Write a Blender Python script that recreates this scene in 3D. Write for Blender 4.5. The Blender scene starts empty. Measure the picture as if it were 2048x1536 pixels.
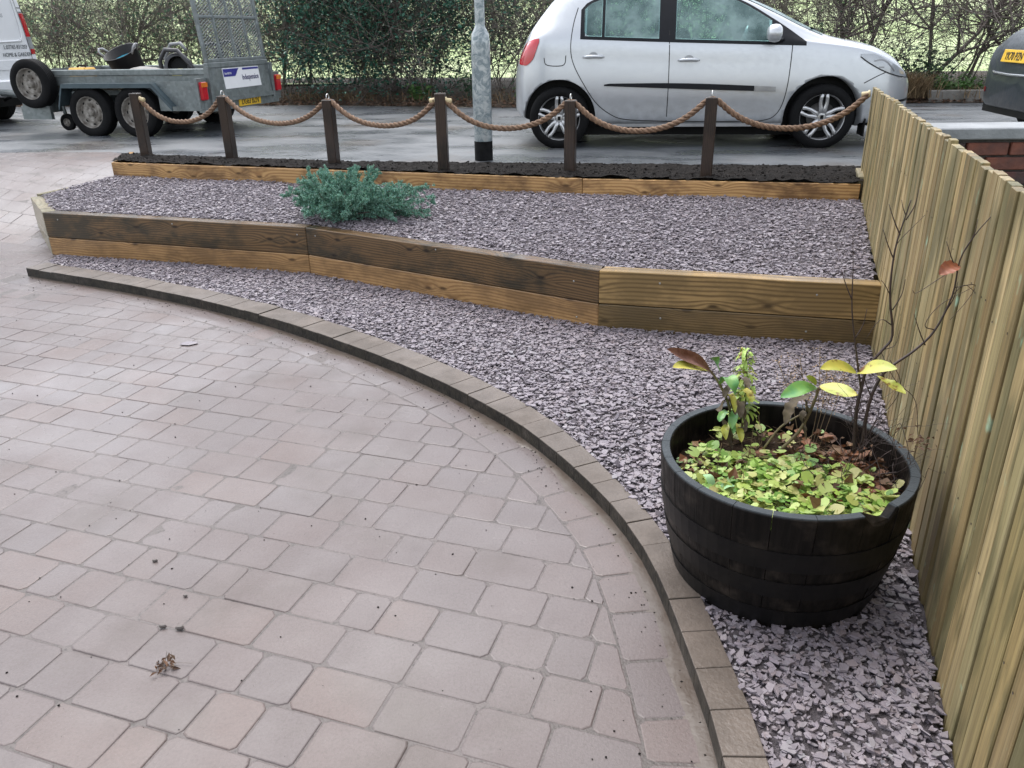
import bpy, bmesh, math, random
import numpy as np
from mathutils import Vector, Matrix, Euler, noise as mnoise
random.seed(7); RNG = np.random.default_rng(7)
R = math.radians
sc = bpy.context.scene
C = sc.collection

# ------------------------------------------------------------------ camera
CAM_H = 1.09
cd = bpy.data.cameras.new('camera'); cam = bpy.data.objects.new('camera', cd); C.objects.link(cam)
cd.sensor_width = 36; cd.lens = 1600/2048*36; cd.clip_start = .05; cd.clip_end = 2000
PITCH, ROLL = R(23.7), R(1.1)
_f = np.array([0, math.cos(PITCH), -math.sin(PITCH)])
_R0 = np.array([1., 0, 0]); _U0 = np.array([0, math.sin(PITCH), math.cos(PITCH)])
_R = _R0*math.cos(ROLL)-_U0*math.sin(ROLL); _U = _U0*math.cos(ROLL)+_R0*math.sin(ROLL)
cam.matrix_world = Matrix(((_R[0], _U[0], -_f[0], 0), (_R[1], _U[1], -_f[1], 0), (_R[2], _U[2], -_f[2], CAM_H), (0, 0, 0, 1)))
sc.camera = cam

def at_z(px, py, z):                     # photo pixel -> point on the level z
    d = _f+_R*(px-1024)/1600-_U*(py-768)/1600
    t = (z-CAM_H)/d[2]
    return np.array([d[0]*t, d[1]*t, z])
def pix(P):                              # world point -> photo pixel and depth
    d = np.asarray(P, float)-np.array([0, 0, CAM_H]); z = d@_f
    return 1024+1600*(d@_R)/z, 768-1600*(d@_U)/z, z

# ------------------------------------------------------------------ sky, sun, exposure
SUN_EL, SUN_ROT = R(64), R(-25)
w = bpy.data.worlds.new('World'); sc.world = w; w.use_nodes = True
nt = w.node_tree; bg = nt.nodes['Background']
sky = nt.nodes.new('ShaderNodeTexSky'); sky.sky_type = 'NISHITA'; sky.sun_disc = False
sky.sun_elevation = SUN_EL; sky.sun_rotation = SUN_ROT; sky.air_density = 1.0; sky.dust_density = 2.0; sky.ozone_density = 1.0
hs = nt.nodes.new('ShaderNodeHueSaturation'); hs.inputs['Saturation'].default_value = .32; hs.inputs['Value'].default_value = 1.0
nt.links.new(sky.outputs[0], hs.inputs['Color']); nt.links.new(hs.outputs[0], bg.inputs['Color'])
bg.inputs['Strength'].default_value = .15
sl = bpy.data.lights.new('sun', 'SUN'); sun = bpy.data.objects.new('sun', sl); C.objects.link(sun)
sl.energy = .8; sl.angle = R(50); sl.color = (1, .98, .95)
_sd = Vector((math.sin(SUN_ROT)*math.cos(SUN_EL), math.cos(SUN_ROT)*math.cos(SUN_EL), math.sin(SUN_EL)))
sun.rotation_euler = _sd.to_track_quat('Z', 'Y').to_euler(); sun.location = (0, 0, 30)
sc.view_settings.view_transform = 'Standard'; sc.view_settings.look = 'None'
sc.view_settings.exposure = 1.42; sc.view_settings.gamma = 1; sc.view_settings.use_curve_mapping = False

# ------------------------------------------------------------------ helpers
def tag(o, label=None, cat=None, group=None, kind=None):
    if label: o['label'] = label
    if cat: o['category'] = cat
    if group: o['group'] = group
    if kind: o['kind'] = kind
    return o
def empty(name, loc=(0, 0, 0), rz=0, label=None, cat=None, group=None):
    o = bpy.data.objects.new(name, None); C.objects.link(o); o.location = loc; o.rotation_euler = (0, 0, rz); o.empty_display_size = .1
    return tag(o, label, cat, group)
def link(name, me, m=None, parent=None, M=None):
    o = bpy.data.objects.new(name, me); C.objects.link(o)
    if m is not None and len(me.materials) == 0: me.materials.append(m)
    if parent is not None: o.parent = parent
    if M is not None: o.matrix_basis = M
    return o
def np_mesh(name, V, Fq, smooth=False):
    """verts (n,3); faces: list of index arrays each (k, sides)"""
    me = bpy.data.meshes.new(name); V = np.asarray(V, np.float32)
    me.vertices.add(len(V)); me.vertices.foreach_set('co', V.ravel())
    Fq = [np.asarray(f, np.int32) for f in Fq if len(f)]
    loops = np.concatenate([f.ravel() for f in Fq]); tot = np.concatenate([np.full(len(f), f.shape[1], np.int32) for f in Fq])
    me.loops.add(len(loops)); me.loops.foreach_set('vertex_index', loops)
    me.polygons.add(len(tot)); st = np.concatenate([[0], np.cumsum(tot)[:-1]]).astype(np.int32)
    me.polygons.foreach_set('loop_start', st); me.polygons.foreach_set('loop_total', tot)
    me.update(calc_edges=True); me.validate()
    me.polygons.foreach_set('use_smooth', np.full(len(me.polygons), bool(smooth)))
    return me
class MB:
    def __init__(s): s.v = []; s.f = []; s.sm = []
    def add(s, vs, fs, smooth=False):
        n = len(s.v); s.v += [tuple(map(float, p)) for p in vs]
        for f in fs: s.f.append([i+n for i in f]); s.sm.append(smooth)
        return s
    def box(s, c, d, rot=None, taper=None):
        x, y, z = [a/2 for a in d]
        P = [Vector((sx*x, sy*y, sz*z)) for sz in (-1, 1) for sy in (-1, 1) for sx in (-1, 1)]
        if rot is not None:
            Rm = Euler(rot).to_matrix() if not isinstance(rot, Matrix) else rot
            P = [Rm@p for p in P]
        P = [p+Vector(c) for p in P]
        return s.add(P, [(0, 2, 3, 1), (4, 5, 7, 6), (0, 1, 5, 4), (2, 6, 7, 3), (0, 4, 6, 2), (1, 3, 7, 5)])
    def bbox(s, c, d, b=.004, M=None, eb=None):          # box with chamfered long edges (8-gon section along local x)
        x, y, z = [a/2 for a in d]; b = min(b, y*.9, z*.9)
        sec = [(-y+b, -z), (y-b, -z), (y, -z+b), (y, z-b), (y-b, z), (-y+b, z), (-y, z-b), (-y, -z+b)]
        P = []
        eb = b if eb is None else eb
        for sx, ins in ((-x, eb), (-x+eb, 0), (x-eb, 0), (x, eb)):
            for (a, e) in sec: P.append(Vector((sx, a*(1-ins/y), e*(1-ins/z)))+Vector(c))
        if M is not None: P = [M@p for p in P]
        fs = [tuple(range(7, -1, -1)), tuple(range(24, 32))]
        for k in range(3):
            for i in range(8): j = (i+1) % 8; fs.append((k*8+i, k*8+j, k*8+8+j, k*8+8+i))
        return s.add(P, fs)
    def tube(s, path, r, n=6, caps=True, smooth=True):
        path = [Vector(p) for p in path]; k = len(path)
        rs = [r]*k if isinstance(r, (int, float)) else list(r)
        base = len(s.v); up = None; vs = []; fs = []
        for i, p in enumerate(path):
            t = (path[min(i+1, k-1)]-path[max(i-1, 0)]); t = t.normalized() if t.length > 1e-9 else Vector((0, 0, 1))
            if up is None: up = Vector((0, 0, 1)) if abs(t.z) < .9 else Vector((1, 0, 0))
            a = up-t*up.dot(t)
            a = a.normalized() if a.length > 1e-6 else t.orthogonal().normalized()
            up = a; b = t.cross(a)
            for j in range(n):
                th = 2*math.pi*j/n; vs.append(p+(a*math.cos(th)+b*math.sin(th))*rs[i])
        for i in range(k-1):
            for j in range(n):
                q = (j+1) % n; fs.append((i*n+j, i*n+q, i*n+n+q, i*n+n+j))
        if caps: fs += [tuple(range(n-1, -1, -1)), tuple(range((k-1)*n, k*n))]
        return s.add(vs, fs, smooth)
    def lathe(s, prof, n=24, M=None, smooth=True, close=False):   # profile (r,z) about z
        vs = []; fs = []; k = len(prof)
        for j in range(n):
            th = 2*math.pi*j/n
            for (r, z) in prof: vs.append(Vector((r*math.cos(th), r*math.sin(th), z)))
        if M is not None: vs = [M@v for v in vs]
        for j in range(n):
            q = (j+1) % n
            for i in range(k-1+(1 if close else 0)):
                i2 = (i+1) % k; fs.append((j*k+i, q*k+i, q*k+i2, j*k+i2))
        return s.add(vs, fs, smooth)
    def prism(s, poly, z0, z1, M=None):
        n = len(poly); vs = [Vector((p[0], p[1], z0)) for p in poly]+[Vector((p[0], p[1], z1)) for p in poly]
        if M is not None: vs = [M@v for v in vs]
        fs = [tuple(range(n-1, -1, -1)), tuple(range(n, 2*n))]+[(i, (i+1) % n, n+(i+1) % n, n+i) for i in range(n)]
        return s.add(vs, fs)
    def grid(s, G, smooth=True, flip=False):
        k, m = len(G), len(G[0]); fs = []
        for i in range(k-1):
            for j in range(m-1):
                f = (i*m+j, i*m+j+1, i*m+m+j+1, i*m+m+j); fs.append(f[::-1] if flip else f)
        return s.add([p for row in G for p in row], fs, smooth)
    def mesh(s, name):
        me = bpy.data.meshes.new(name); me.from_pydata(s.v, [], s.f); me.update()
        me.polygons.foreach_set('use_smooth', s.sm)
        return me
    def build(s, name, m, parent=None, M=None, recalc=False):
        me = s.mesh(name)
        if recalc:
            b = bmesh.new(); b.from_mesh(me); bmesh.ops.recalc_face_normals(b, faces=b.faces); b.to_mesh(me); b.free()
        return link(name, me, m, parent, M)

def pch(xs, ys):                                  # monotone cubic through points
    xs = np.array(xs, float); ys = np.array(ys, float); h = np.diff(xs); d = np.diff(ys)/h; m = np.zeros_like(ys)
    for i in range(1, len(xs)-1):
        if d[i-1]*d[i] > 0: a = 2*h[i]+h[i-1]; b = h[i]+2*h[i-1]; m[i] = (a+b)/(a/d[i-1]+b/d[i])
    m[0], m[-1] = d[0], d[-1]
    def f(x):
        x = np.clip(x, xs[0], xs[-1]); i = np.clip(np.searchsorted(xs, x)-1, 0, len(h)-1); t = (x-xs[i])/h[i]
        return (2*t**3-3*t**2+1)*ys[i]+(t**3-2*t**2+t)*h[i]*m[i]+(-2*t**3+3*t**2)*ys[i+1]+(t**3-t**2)*h[i]*m[i+1]
    return f
def catmull(P, n):
    P = [np.array(p, float) for p in P]; P = [2*P[0]-P[1]]+P+[2*P[-1]-P[-2]]; out = []
    for i in range(1, len(P)-2):
        a, b, c, d = P[i-1:i+3]
        for k in range(n):
            t = k/n; out.append(.5*((2*b)+(c-a)*t+(2*a-5*b+4*c-d)*t*t+(3*b-a-3*c+d)*t**3))
    out.append(P[-2]); return np.array(out)
def resample(P, step):
    P = np.asarray(P, float); s = np.concatenate([[0], np.cumsum(np.linalg.norm(np.diff(P, axis=0), axis=1))])
    n = max(2, int(round(s[-1]/step))+1); t = np.linspace(0, s[-1], n)
    return np.stack([np.interp(t, s, P[:, k]) for k in range(P.shape[1])], 1)
def in_poly(x, y, poly):
    x = np.asarray(x); y = np.asarray(y); r = np.zeros(x.shape, bool); n = len(poly)
    for i in range(n):
        x1, y1 = poly[i][:2]; x2, y2 = poly[(i+1) % n][:2]
        if y1 == y2: continue
        r ^= ((y1 > y) != (y2 > y)) & (x < (x2-x1)*(y-y1)/(y2-y1)+x1)
    return r
def dist_line(x, y, L):                            # distance to polyline
    x = np.asarray(x, float); y = np.asarray(y, float); d = np.full(x.shape, 1e9)
    for a, b in zip(L[:-1], L[1:]):
        ax, ay = a[:2]; bx, by = b[:2]; l2 = (bx-ax)**2+(by-ay)**2
        t = np.clip(((x-ax)*(bx-ax)+(y-ay)*(by-ay))/l2, 0, 1); d = np.minimum(d, np.hypot(x-ax-t*(bx-ax), y-ay-t*(by-ay)))
    return d
def text_mesh(s, size, extrude=.0006, align='LEFT', shear=0, sx=1.0, bold=0):
    cu = bpy.data.curves.new('lettering', 'FONT'); cu.body = s; cu.size = size; cu.extrude = extrude; cu.align_x = align; cu.shear = shear; cu.offset = bold; cu.resolution_u = 3
    o = bpy.data.objects.new('lettering', cu); C.objects.link(o); dg = bpy.context.evaluated_depsgraph_get(); dg.update()
    me = bpy.data.meshes.new_from_object(o.evaluated_get(dg)); bpy.data.objects.remove(o); bpy.data.curves.remove(cu)
    if sx != 1.0: me.transform(Matrix.Diagonal((sx, 1, 1, 1)))
    return me
def frame(o, x, y, z=None):                        # matrix from origin and x,y axes
    x = Vector(x).normalized(); y = Vector(y); zz = x.cross(y).normalized(); y = zz.cross(x)
    return Matrix(((x.x, y.x, zz.x, o[0]), (x.y, y.y, zz.y, o[1]), (x.z, y.z, zz.z, o[2]), (0, 0, 0, 1)))

# ------------------------------------------------------------------ materials
class NT:
    def __init__(s, name):
        s.m = bpy.data.materials.new(name); s.m.use_nodes = True; s.t = s.m.node_tree; s.b = s.t.nodes['Principled BSDF']
    def n(s, typ, **kw):
        x = s.t.nodes.new('ShaderNode'+typ)
        for k, v in kw.items(): setattr(x, k, v)
        return x
    def l(s, a, b): s.t.links.new(a, b)
    def put(s, inp, v):
        if hasattr(v, 'node'): s.l(v, inp)
        else: inp.default_value = v
    def math(s, op, a, b=0., c=0., clamp=False):
        x = s.n('Math', operation=op, use_clamp=clamp)
        for i, v in enumerate((a, b, c)): s.put(x.inputs[i], v)
        return x.outputs[0]
    def vmath(s, op, a, b):
        x = s.n('VectorMath', operation=op); s.put(x.inputs[0], a); s.put(x.inputs[1], b); return x.outputs[0]
    def mix(s, f, a, b, typ='MIX'):
        x = s.n('Mix', data_type='RGBA', blend_type=typ); s.put(x.inputs[0], f); s.put(x.inputs[6], c4(a)); s.put(x.inputs[7], c4(b)); return x.outputs[2]
    def mapr(s, v, a, b, c=0., d=1.):
        x = s.n('MapRange'); s.put(x.inputs[0], v)
        for i, q in enumerate((a, b, c, d)): s.put(x.inputs[i+1], q)
        return x.outputs[0]
    def noise(s, vec, scale, detail=4, rough=.55, dist=0.):
        x = s.n('TexNoise'); s.l(vec, x.inputs['Vector']); x.inputs['Scale'].default_value = scale; x.inputs['Detail'].default_value = detail
        x.inputs['Roughness'].default_value = rough; x.inputs['Distortion'].default_value = dist; return x.outputs[0]
    def coord(s, k='Object'): return s.n('TexCoord').outputs[k]
    def pos(s): return s.n('NewGeometry').outputs['Position']
    def island(s): return s.n('NewGeometry').outputs['Random Per Island']
    def rnd(s): return s.n('ObjectInfo').outputs['Random']
    def bump(s, h, strength=.3, dist=.01):
        x = s.n('Bump'); x.inputs['Strength'].default_value = strength; x.inputs['Distance'].default_value = dist; s.l(h, x.inputs['Height']); s.l(x.outputs[0], s.b.inputs['Normal'])
    def set(s, col=None, rough=None, metal=None, spec=None, coat=None, coat_r=None):
        for k, v in (('Base Color', col), ('Roughness', rough), ('Metallic', metal), ('Specular IOR Level', spec), ('Coat Weight', coat), ('Coat Roughness', coat_r)):
            if v is not None: s.put(s.b.inputs[k], c4(v) if k == 'Base Color' else v)
        return s.m
def c4(v): return v if hasattr(v, 'node') else (tuple(v)+(1,) if len(v) == 3 else tuple(v))
def simple(name, col, rough=.5, metal=0., var=.25, scale=8, bump=0., bscale=60, coat=None, col2=None, spec=None, island=0., rndv=0.):
    t = NT(name); co = t.coord()
    c2 = col2 if col2 is not None else tuple(c*(1-var) for c in col)
    c = t.mix(t.mapr(t.noise(co, scale, 5), .35, .68), col, c2)
    if island: c = t.mix(1., c, ramp_val(t, t.island(), island), 'MULTIPLY')
    if rndv: c = t.mix(1., c, ramp_val(t, t.rnd(), rndv), 'MULTIPLY')
    if bump: t.bump(t.noise(co, bscale, 4), bump, .01)
    return t.set(c, rough, metal, spec, coat, .08 if coat else None)
def ramp_val(t, v, amt):
    g = t.mapr(v, 0., 1., 1-amt, 1+amt*.6); x = t.n('CombineColor')
    for i in range(3): t.l(g, x.inputs[i])
    return x.outputs[0]

def wood(name, light, dark, stain=(.05, .05, .035), stain_amt=.3, ring=.011, rough=.42, knots=1.0, vert=False, rndv=.15, seed=0.):
    """boards: local X runs along the grain, Z across the face"""
    t = NT(name); co = t.coord(); sep = t.n('SeparateXYZ'); t.l(co, sep.inputs[0]); X, Y, Z = sep.outputs
    if vert: X, Z = Z, X
    rn = t.math('MULTIPLY_ADD', t.rnd(), 37.0, seed)
    def vec(a, b, c):
        x = t.n('CombineXYZ')
        for i, v in enumerate((a, b, c)): t.put(x.inputs[i], v)
        return x.outputs[0]
    Xo = t.math('ADD', X, rn)
    low = t.noise(vec(t.math('MULTIPLY', Xo, .55), 0., rn), 1.0, 2)
    fine = t.noise(vec(t.math('MULTIPLY', Xo, 1.6), t.math('MULTIPLY', Y, 6), t.math('MULTIPLY', Z, 9)), 1.4, 3)
    kv = t.n('TexVoronoi', feature='F1', voronoi_dimensions='2D'); kv.inputs['Scale'].default_value = 1.0; kv.inputs['Randomness'].default_value = 1.0
    t.l(vec(t.math('MULTIPLY', Xo, 2.1), t.math('ADD', t.math('MULTIPLY', Z, 5.5), rn), 0.), kv.inputs['Vector']); kd = kv.outputs['Distance']
    kw = t.math('POWER', t.mapr(kd, 0., .42, 1., 0.), 2.0)
    zc = t.math('ADD', Z, t.math('MULTIPLY_ADD', low, .16, -.08+.03))
    r = t.math('SQRT', t.math('ADD', t.math('MULTIPLY', zc, zc), t.math('POWER', t.math('ADD', Y, .05), 2.0)))
    r = t.math('ADD', r, t.math('MULTIPLY', fine, .02)); r = t.math('ADD', r, t.math('MULTIPLY', kw, .045*knots))
    s = t.math('SINE', t.math('MULTIPLY', r, 2*math.pi/ring))
    g = t.math('POWER', t.mapr(s, -1., 1.), 1.6)
    fib = t.noise(vec(t.math('MULTIPLY', Xo, 6), t.math('MULTIPLY', Y, 150), t.math('MULTIPLY', Z, 220)), 1.0, 3)
    g = t.math('MULTIPLY', g, t.mapr(fib, .3, .7, .6, 1.))
    c = t.mix(t.math('MULTIPLY', g, .92), light, dark)
    st = t.noise(vec(t.math('MULTIPLY', Xo, 2.6), rn, t.math('MULTIPLY', Z, 5)), 1.0, 5, .65)
    c = t.mix(t.math('MULTIPLY', t.mapr(st, .44, .60), stain_amt), c, stain)
    c = t.mix(t.mapr(kd, .03, .085, .9*min(1, knots), 0.), c, tuple(v*.35 for v in dark))
    if rndv: c = t.mix(1., c, ramp_val(t, t.rnd(), rndv), 'MULTIPLY')
    t.bump(t.math('ADD', t.math('MULTIPLY', g, -.4), t.math('MULTIPLY', fib, .5)), .35, .004)
    return t.set(c, t.mapr(fib, .3, .7, rough-.08, rough+.12), spec=.25, coat=.45, coat_r=.12)

# ------------------------------------------------------------------ shared materials
def mat_pavers():
    t = NT('wet_concrete_paver'); p = t.pos(); rn = t.math('FRACT', t.math('ADD', t.math('MULTIPLY', t.rnd(), 7.31), t.math('MULTIPLY', t.island(), 3.7)))
    ramp = t.n('ValToRGB'); t.l(rn, ramp.inputs[0]); e = ramp.color_ramp.elements
    e[0].position = 0; e[0].color = (.132, .101, .096, 1); e[1].position = 1; e[1].color = (.122, .099, .096, 1)
    for q, c in ((.3, (.126, .1, .096)), (.55, (.135, .097, .086)), (.75, (.123, .099, .096))): x = e.new(q); x.color = c+(1,)
    silt = t.mapr(t.noise(p, 1.1, 5, .6), .40, .60)                      # silt washed over the blocks
    c = t.mix(t.math('MULTIPLY', silt, .8), ramp.outputs[0], (.129, .104, .1))
    c = t.mix(t.math('MULTIPLY', t.mapr(t.noise(p, 110, 4, .7), .45, .68), .4), c, (.07, .056, .049))
    c = t.mix(t.math('MULTIPLY', t.mapr(t.noise(p, 260, 2), .66, .72), .4), c, (.24, .21, .19))
    c = t.mix(t.math('MULTIPLY', t.mapr(t.noise(p, 2.3, 4, .6), .54, .70), .5), c, (.075, .057, .047))
    h = t.math('ADD', t.math('MULTIPLY', t.noise(p, 130, 4, .7), .7), t.math('MULTIPLY', t.noise(p, 9, 3), .9)); t.bump(h, .35, .006)
    return t.set(c, t.mapr(t.noise(p, 1.7, 5, .6), .35, .65, .35, .6), spec=.35, coat=t.mapr(t.noise(p, .9, 5, .6), .38, .62, .15, .65), coat_r=t.mapr(t.noise(p, 3.1, 4), .35, .65, .12, .3))
def mat_silt():
    t = NT('wet_joint_silt'); p = t.pos()
    c = t.mix(t.mapr(t.noise(p, 1.6, 5, .65), .42, .58), (.078, .063, .057), (.115, .094, .088))
    c = t.mix(t.math('MULTIPLY', t.mapr(t.noise(p, 60, 4), .5, .66), .7), c, (.032, .025, .021))
    t.bump(t.noise(p, 120, 4), .5, .005); return t.set(c, .45)
def mat_road():
    t = NT('wet_asphalt'); p = t.pos(); sep = t.n('SeparateXYZ'); t.l(p, sep.inputs[0])
    st = t.n('CombineXYZ'); t.l(t.math('MULTIPLY', t.math('ADD', sep.outputs[0], t.math('MULTIPLY', sep.outputs[1], -.15)), .5), st.inputs[0]); t.l(t.math('ADD', sep.outputs[1], t.math('MULTIPLY', sep.outputs[0], .15)), st.inputs[1])
    big = t.noise(st.outputs[0], 1.5, 6, .62)
    c = t.mix(t.mapr(big, .40, .60), (.07, .078, .087), (.135, .143, .152))
    c = t.mix(t.math('MULTIPLY', t.mapr(t.noise(p, .9, 5), .53, .66), .6), c, (.085, .07, .058))
    c = t.mix(t.math('MULTIPLY', t.mapr(t.noise(p, 45, 2), .72, .76), .7), c, (.4, .36, .3))
    t.bump(t.math('ADD', t.noise(p, 120, 3), t.math('MULTIPLY', big, .5)), .5, .008)
    return t.set(c, t.mapr(big, .40, .60, .22, .5), spec=.5)
def mat_slate():
    t = NT('wet_purple_slate'); i = t.island(); ramp = t.n('ValToRGB'); t.l(i, ramp.inputs[0]); e = ramp.color_ramp.elements
    e[0].position = 0; e[0].color = (.195, .172, .195, 1); e[1].position = 1; e[1].color = (.225, .216, .233, 1)
    for q, c in ((.25, (.23, .198, .224)), (.5, (.155, .137, .155)), (.7, (.265, .235, .258)), (.88, (.2, .163, .172))): x = e.new(q); x.color = c+(1,)
    p = t.pos(); c = t.mix(t.math('MULTIPLY', t.mapr(t.noise(p, 140, 3), .4, .7), .3), ramp.outputs[0], (.27, .24, .26))
    t.bump(t.noise(p, 180, 3), .3, .003)
    return t.set(c, t.mapr(t.math('FRACT', t.math('MULTIPLY', i, 17.3)), 0., 1., .35, .6), spec=.45)
def mat_soil(name='dark_soil', a=(.007, .0062, .0058), b=(.034, .029, .026)):
    t = NT(name); p = t.pos(); c = t.mix(t.mapr(t.noise(p, 22, 6, .7), .35, .7), a, b)
    c = t.mix(t.math('MULTIPLY', t.mapr(t.noise(p, 70, 2), .7, .75), .6), c, (.25, .22, .19))
    t.bump(t.noise(p, 55, 6, .7), .9, .03); return t.set(c, .85, spec=.12)
def mat_kerb():
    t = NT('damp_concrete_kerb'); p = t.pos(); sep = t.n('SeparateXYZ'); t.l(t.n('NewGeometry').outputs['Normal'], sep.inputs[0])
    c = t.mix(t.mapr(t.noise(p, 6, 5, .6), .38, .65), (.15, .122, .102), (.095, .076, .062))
    moss_shade = t.math('MULTIPLY', t.mapr(sep.outputs[2], .2, .75, 1., 0.), t.mapr(t.noise(p, 14, 5, .65), .25, .5, .65, 1.))  # upright faces darkened: moss, and shade put into the colour
    c = t.mix(moss_shade, c, t.mix(t.mapr(t.noise(p, 45, 4), .4, .65), (.010, .009, .007), (.03, .026, .018)))
    c = t.mix(t.math('MULTIPLY', t.mapr(t.noise(p, 150, 2), .6, .7), .3), c, (.1, .08, .07))
    c = t.mix(.15, c, ramp_val(t, t.rnd(), .5), 'MULTIPLY')
    t.bump(t.noise(p, 80, 5), .4, .006); return t.set(c, t.mapr(t.noise(p, 3, 4), .4, .6, .3, .55), spec=.3)
def mat_galv():
    t = NT('galvanised_steel'); co = t.coord(); v = t.n('TexVoronoi'); v.inputs['Scale'].default_value = 28; t.l(co, v.inputs['Vector'])
    c = t.mix(t.mapr(v.outputs['Color'], 0., 1.), (.16, .185, .185), (.25, .275, .275)); c = t.mix(t.math('MULTIPLY', t.mapr(t.noise(co, 5, 6, .65), .5, .72), .6), c, (.09, .095, .09))
    return t.set(c, t.mapr(t.noise(co, 9, 4), .3, .7, .38, .6), .55)
PAVER, SILT, ROAD, SLATE, SOIL, KERB, GALV = mat_pavers(), mat_silt(), mat_road(), mat_slate(), mat_soil(), mat_kerb(), mat_galv()
DARKBASE = mat_soil('slate_dust', (.10, .088, .096), (.17, .15, .16))
W_DARK = wood('weathered_dark_board', (.165, .098, .044), (.043, .027, .014), (.022, .023, .016), .75, .017, .36, 1.0, seed=3)
W_GOLD = wood('golden_board', (.40, .235, .10), (.20, .105, .042), (.115, .066, .03), .6, .02, .4, 1.0, seed=11)
W_OLIVE = wood('olive_grained_board', (.36, .235, .095), (.085, .05, .018), (.12, .08, .032), .55, .026, .36, .8, seed=23)
W_OLIVE2 = wood('dull_olive_board', (.25, .165, .07), (.10, .06, .024), (.09, .065, .03), .6, .015, .4, .7, seed=29)
W_EDGE = wood('amber_board', (.55, .33, .135), (.27, .135, .05), (.11, .055, .024), .75, .022, .42, 1.3, seed=41)
W_POST = wood('brown_post_wood', (.05, .03, .02), (.016, .010, .0075), (.010, .008, .007), .6, .012, .5, .5, vert=True, seed=5)
W_RAIL = wood('rough_rail_wood', (.30, .26, .17), (.19, .155, .09), (.12, .12, .07), .5, .012, .55, .6, seed=51)
W_GAPSHADE = wood('gap_shade_wood', (.05, .04, .024), (.025, .02, .012), (.02, .02, .012), .5, .012, .6, .3, vert=True, seed=61)  # dark tone stands in for the shade in the fence gaps
def mat_fence():
    t = NT('treated_fence_timber'); co = t.coord(); sep = t.n('SeparateXYZ'); t.l(co, sep.inputs[0]); rn = t.rnd()
    def v(a, b, c, off=0.):
        x = t.n('CombineXYZ'); t.l(t.math('MULTIPLY_ADD', sep.outputs[0], a, t.math('MULTIPLY', rn, 51.)), x.inputs[0]); t.l(t.math('MULTIPLY', sep.outputs[1], b), x.inputs[1]); t.l(t.math('MULTIPLY_ADD', sep.outputs[2], c, t.math('MULTIPLY', rn, 23.)), x.inputs[2]); return x.outputs[0]
    hue = t.math('FRACT', t.math('MULTIPLY', rn, 5.77))
    ramp = t.n('ValToRGB'); t.l(hue, ramp.inputs[0]); e = ramp.color_ramp.elements
    e[0].position = 0; e[0].color = (.34, .26, .13, 1); e[1].position = 1; e[1].color = (.41, .31, .16, 1)
    for q, c in ((.15, (.23, .20, .095)), (.3, (.35, .25, .11)), (.45, (.48, .37, .2)), (.6, (.2, .14, .062)), (.75, (.38, .285, .14)), (.88, (.27, .235, .12))): x = e.new(q); x.color = c+(1,)
    c = t.mix(t.math('MULTIPLY', t.mapr(t.noise(v(95, 95, 2.2), 1.0, 4), .42, .62), .5), ramp.outputs[0], (.10, .072, .035))
    c = t.mix(t.math('MULTIPLY', t.mapr(t.noise(v(30, 30, 1.1), 1.0, 4), .5, .7), .35), c, (.36, .31, .18))
    c = t.mix(t.math('MULTIPLY', t.mapr(t.noise(v(6, 6, 1.6), 1.0, 4, .6), .47, .58), .7), c, (.085, .078, .036))
    c = t.mix(t.math('MULTIPLY', t.mapr(t.noise(v(14, 14, 9), 1.0, 3), .66, .75), .75), c, (.30, .46, .33))
    c = t.mix(t.math('MULTIPLY', t.mapr(t.noise(v(60, 60, 14), 1.0, 2), .70, .78), .8), c, (.08, .06, .035))
    t.bump(t.noise(v(120, 120, 3), 1.0, 4), .3, .004); return t.set(c, .5, spec=.25)
FENCE = mat_fence()
BLACK = simple('black_plastic', (.005, .005, .0055), .5, var=.3, spec=.2)
RUBBER = simple('tyre_rubber', (.008, .008, .0085), .75, var=.35, scale=20, bump=.15, spec=.15)

# ------------------------------------------------------------------ lay-out (metres; z = 0 is the road)
TH = R(-19.0); E1 = np.array([math.cos(TH), math.sin(TH)]); E2 = np.array([-math.sin(TH), math.cos(TH)])
def UV(u, v): return E1*u+E2*v
KERB_OUT = [(.455, .35), (.460, .9), (.465, 1.303), (.470, 1.43), (.458, 1.70), (.438, 1.983), (.398, 2.222), (.311, 2.493), (.148, 2.843), (-.055, 3.176), (-.426, 3.616), (-.872, 4.052), (-1.585, 4.644), (-2.498, 5.226), (-3.57, 5.777)]
KC = resample(catmull(KERB_OUT, 8), .02)
_t = np.gradient(KC, axis=0); _t /= np.linalg.norm(_t, axis=1)[:, None]; KN = np.stack([-_t[:, 1], _t[:, 0]], 1)   # left normal: towards the drive
KW = np.interp(KC[:, 1], [1.3, 2.5, 2.85, 3.2, 4.05, 6], [.1, .095, .12, .145, .165, .165])
KI = KC-KN*KW[:, None]
BORDER = KC+KN*.168
WL, WB, WR, WF = np.array([-3.702, 6.387]), np.array([-1.448, 5.659]), np.array([.507, 4.398]), np.array([1.938, 4.009])
BL = np.array([-4.162, 7.066]); PLL = np.array([-3.80, 7.897]); PLB = np.array([-3.96, 8.68]); PJ = np.array([.591, 6.472]); PR = np.array([2.611, 5.996])
def fence_x(y): return 2.634-.35*(6.007-y)
ROAD_NEAR = [(-30, 10.9), (-9, 9.27), (-4.26, 8.89), (-3.96, 8.72), (-3.5, 8.42), (-1.48, 7.74), (2.53, 6.96), (2.95, 6.86), (9, 5.9), (30, 2.6)]
ROAD_FAR = [(-30, 18.6), (-9, 15.6), (-3.5, 14.7), (0, 13.4), (3, 13.1), (6.75, 12.75), (12, 12.1), (30, 9.4)]
def y_edge(x): return 8.89+.08*(-4.26-x)
_dz = pch([0, .45, .95, 1.4, 1.8, 2.2, 2.7], [0, -.03, -.125, -.26, -.39, -.475, -.5])
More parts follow.
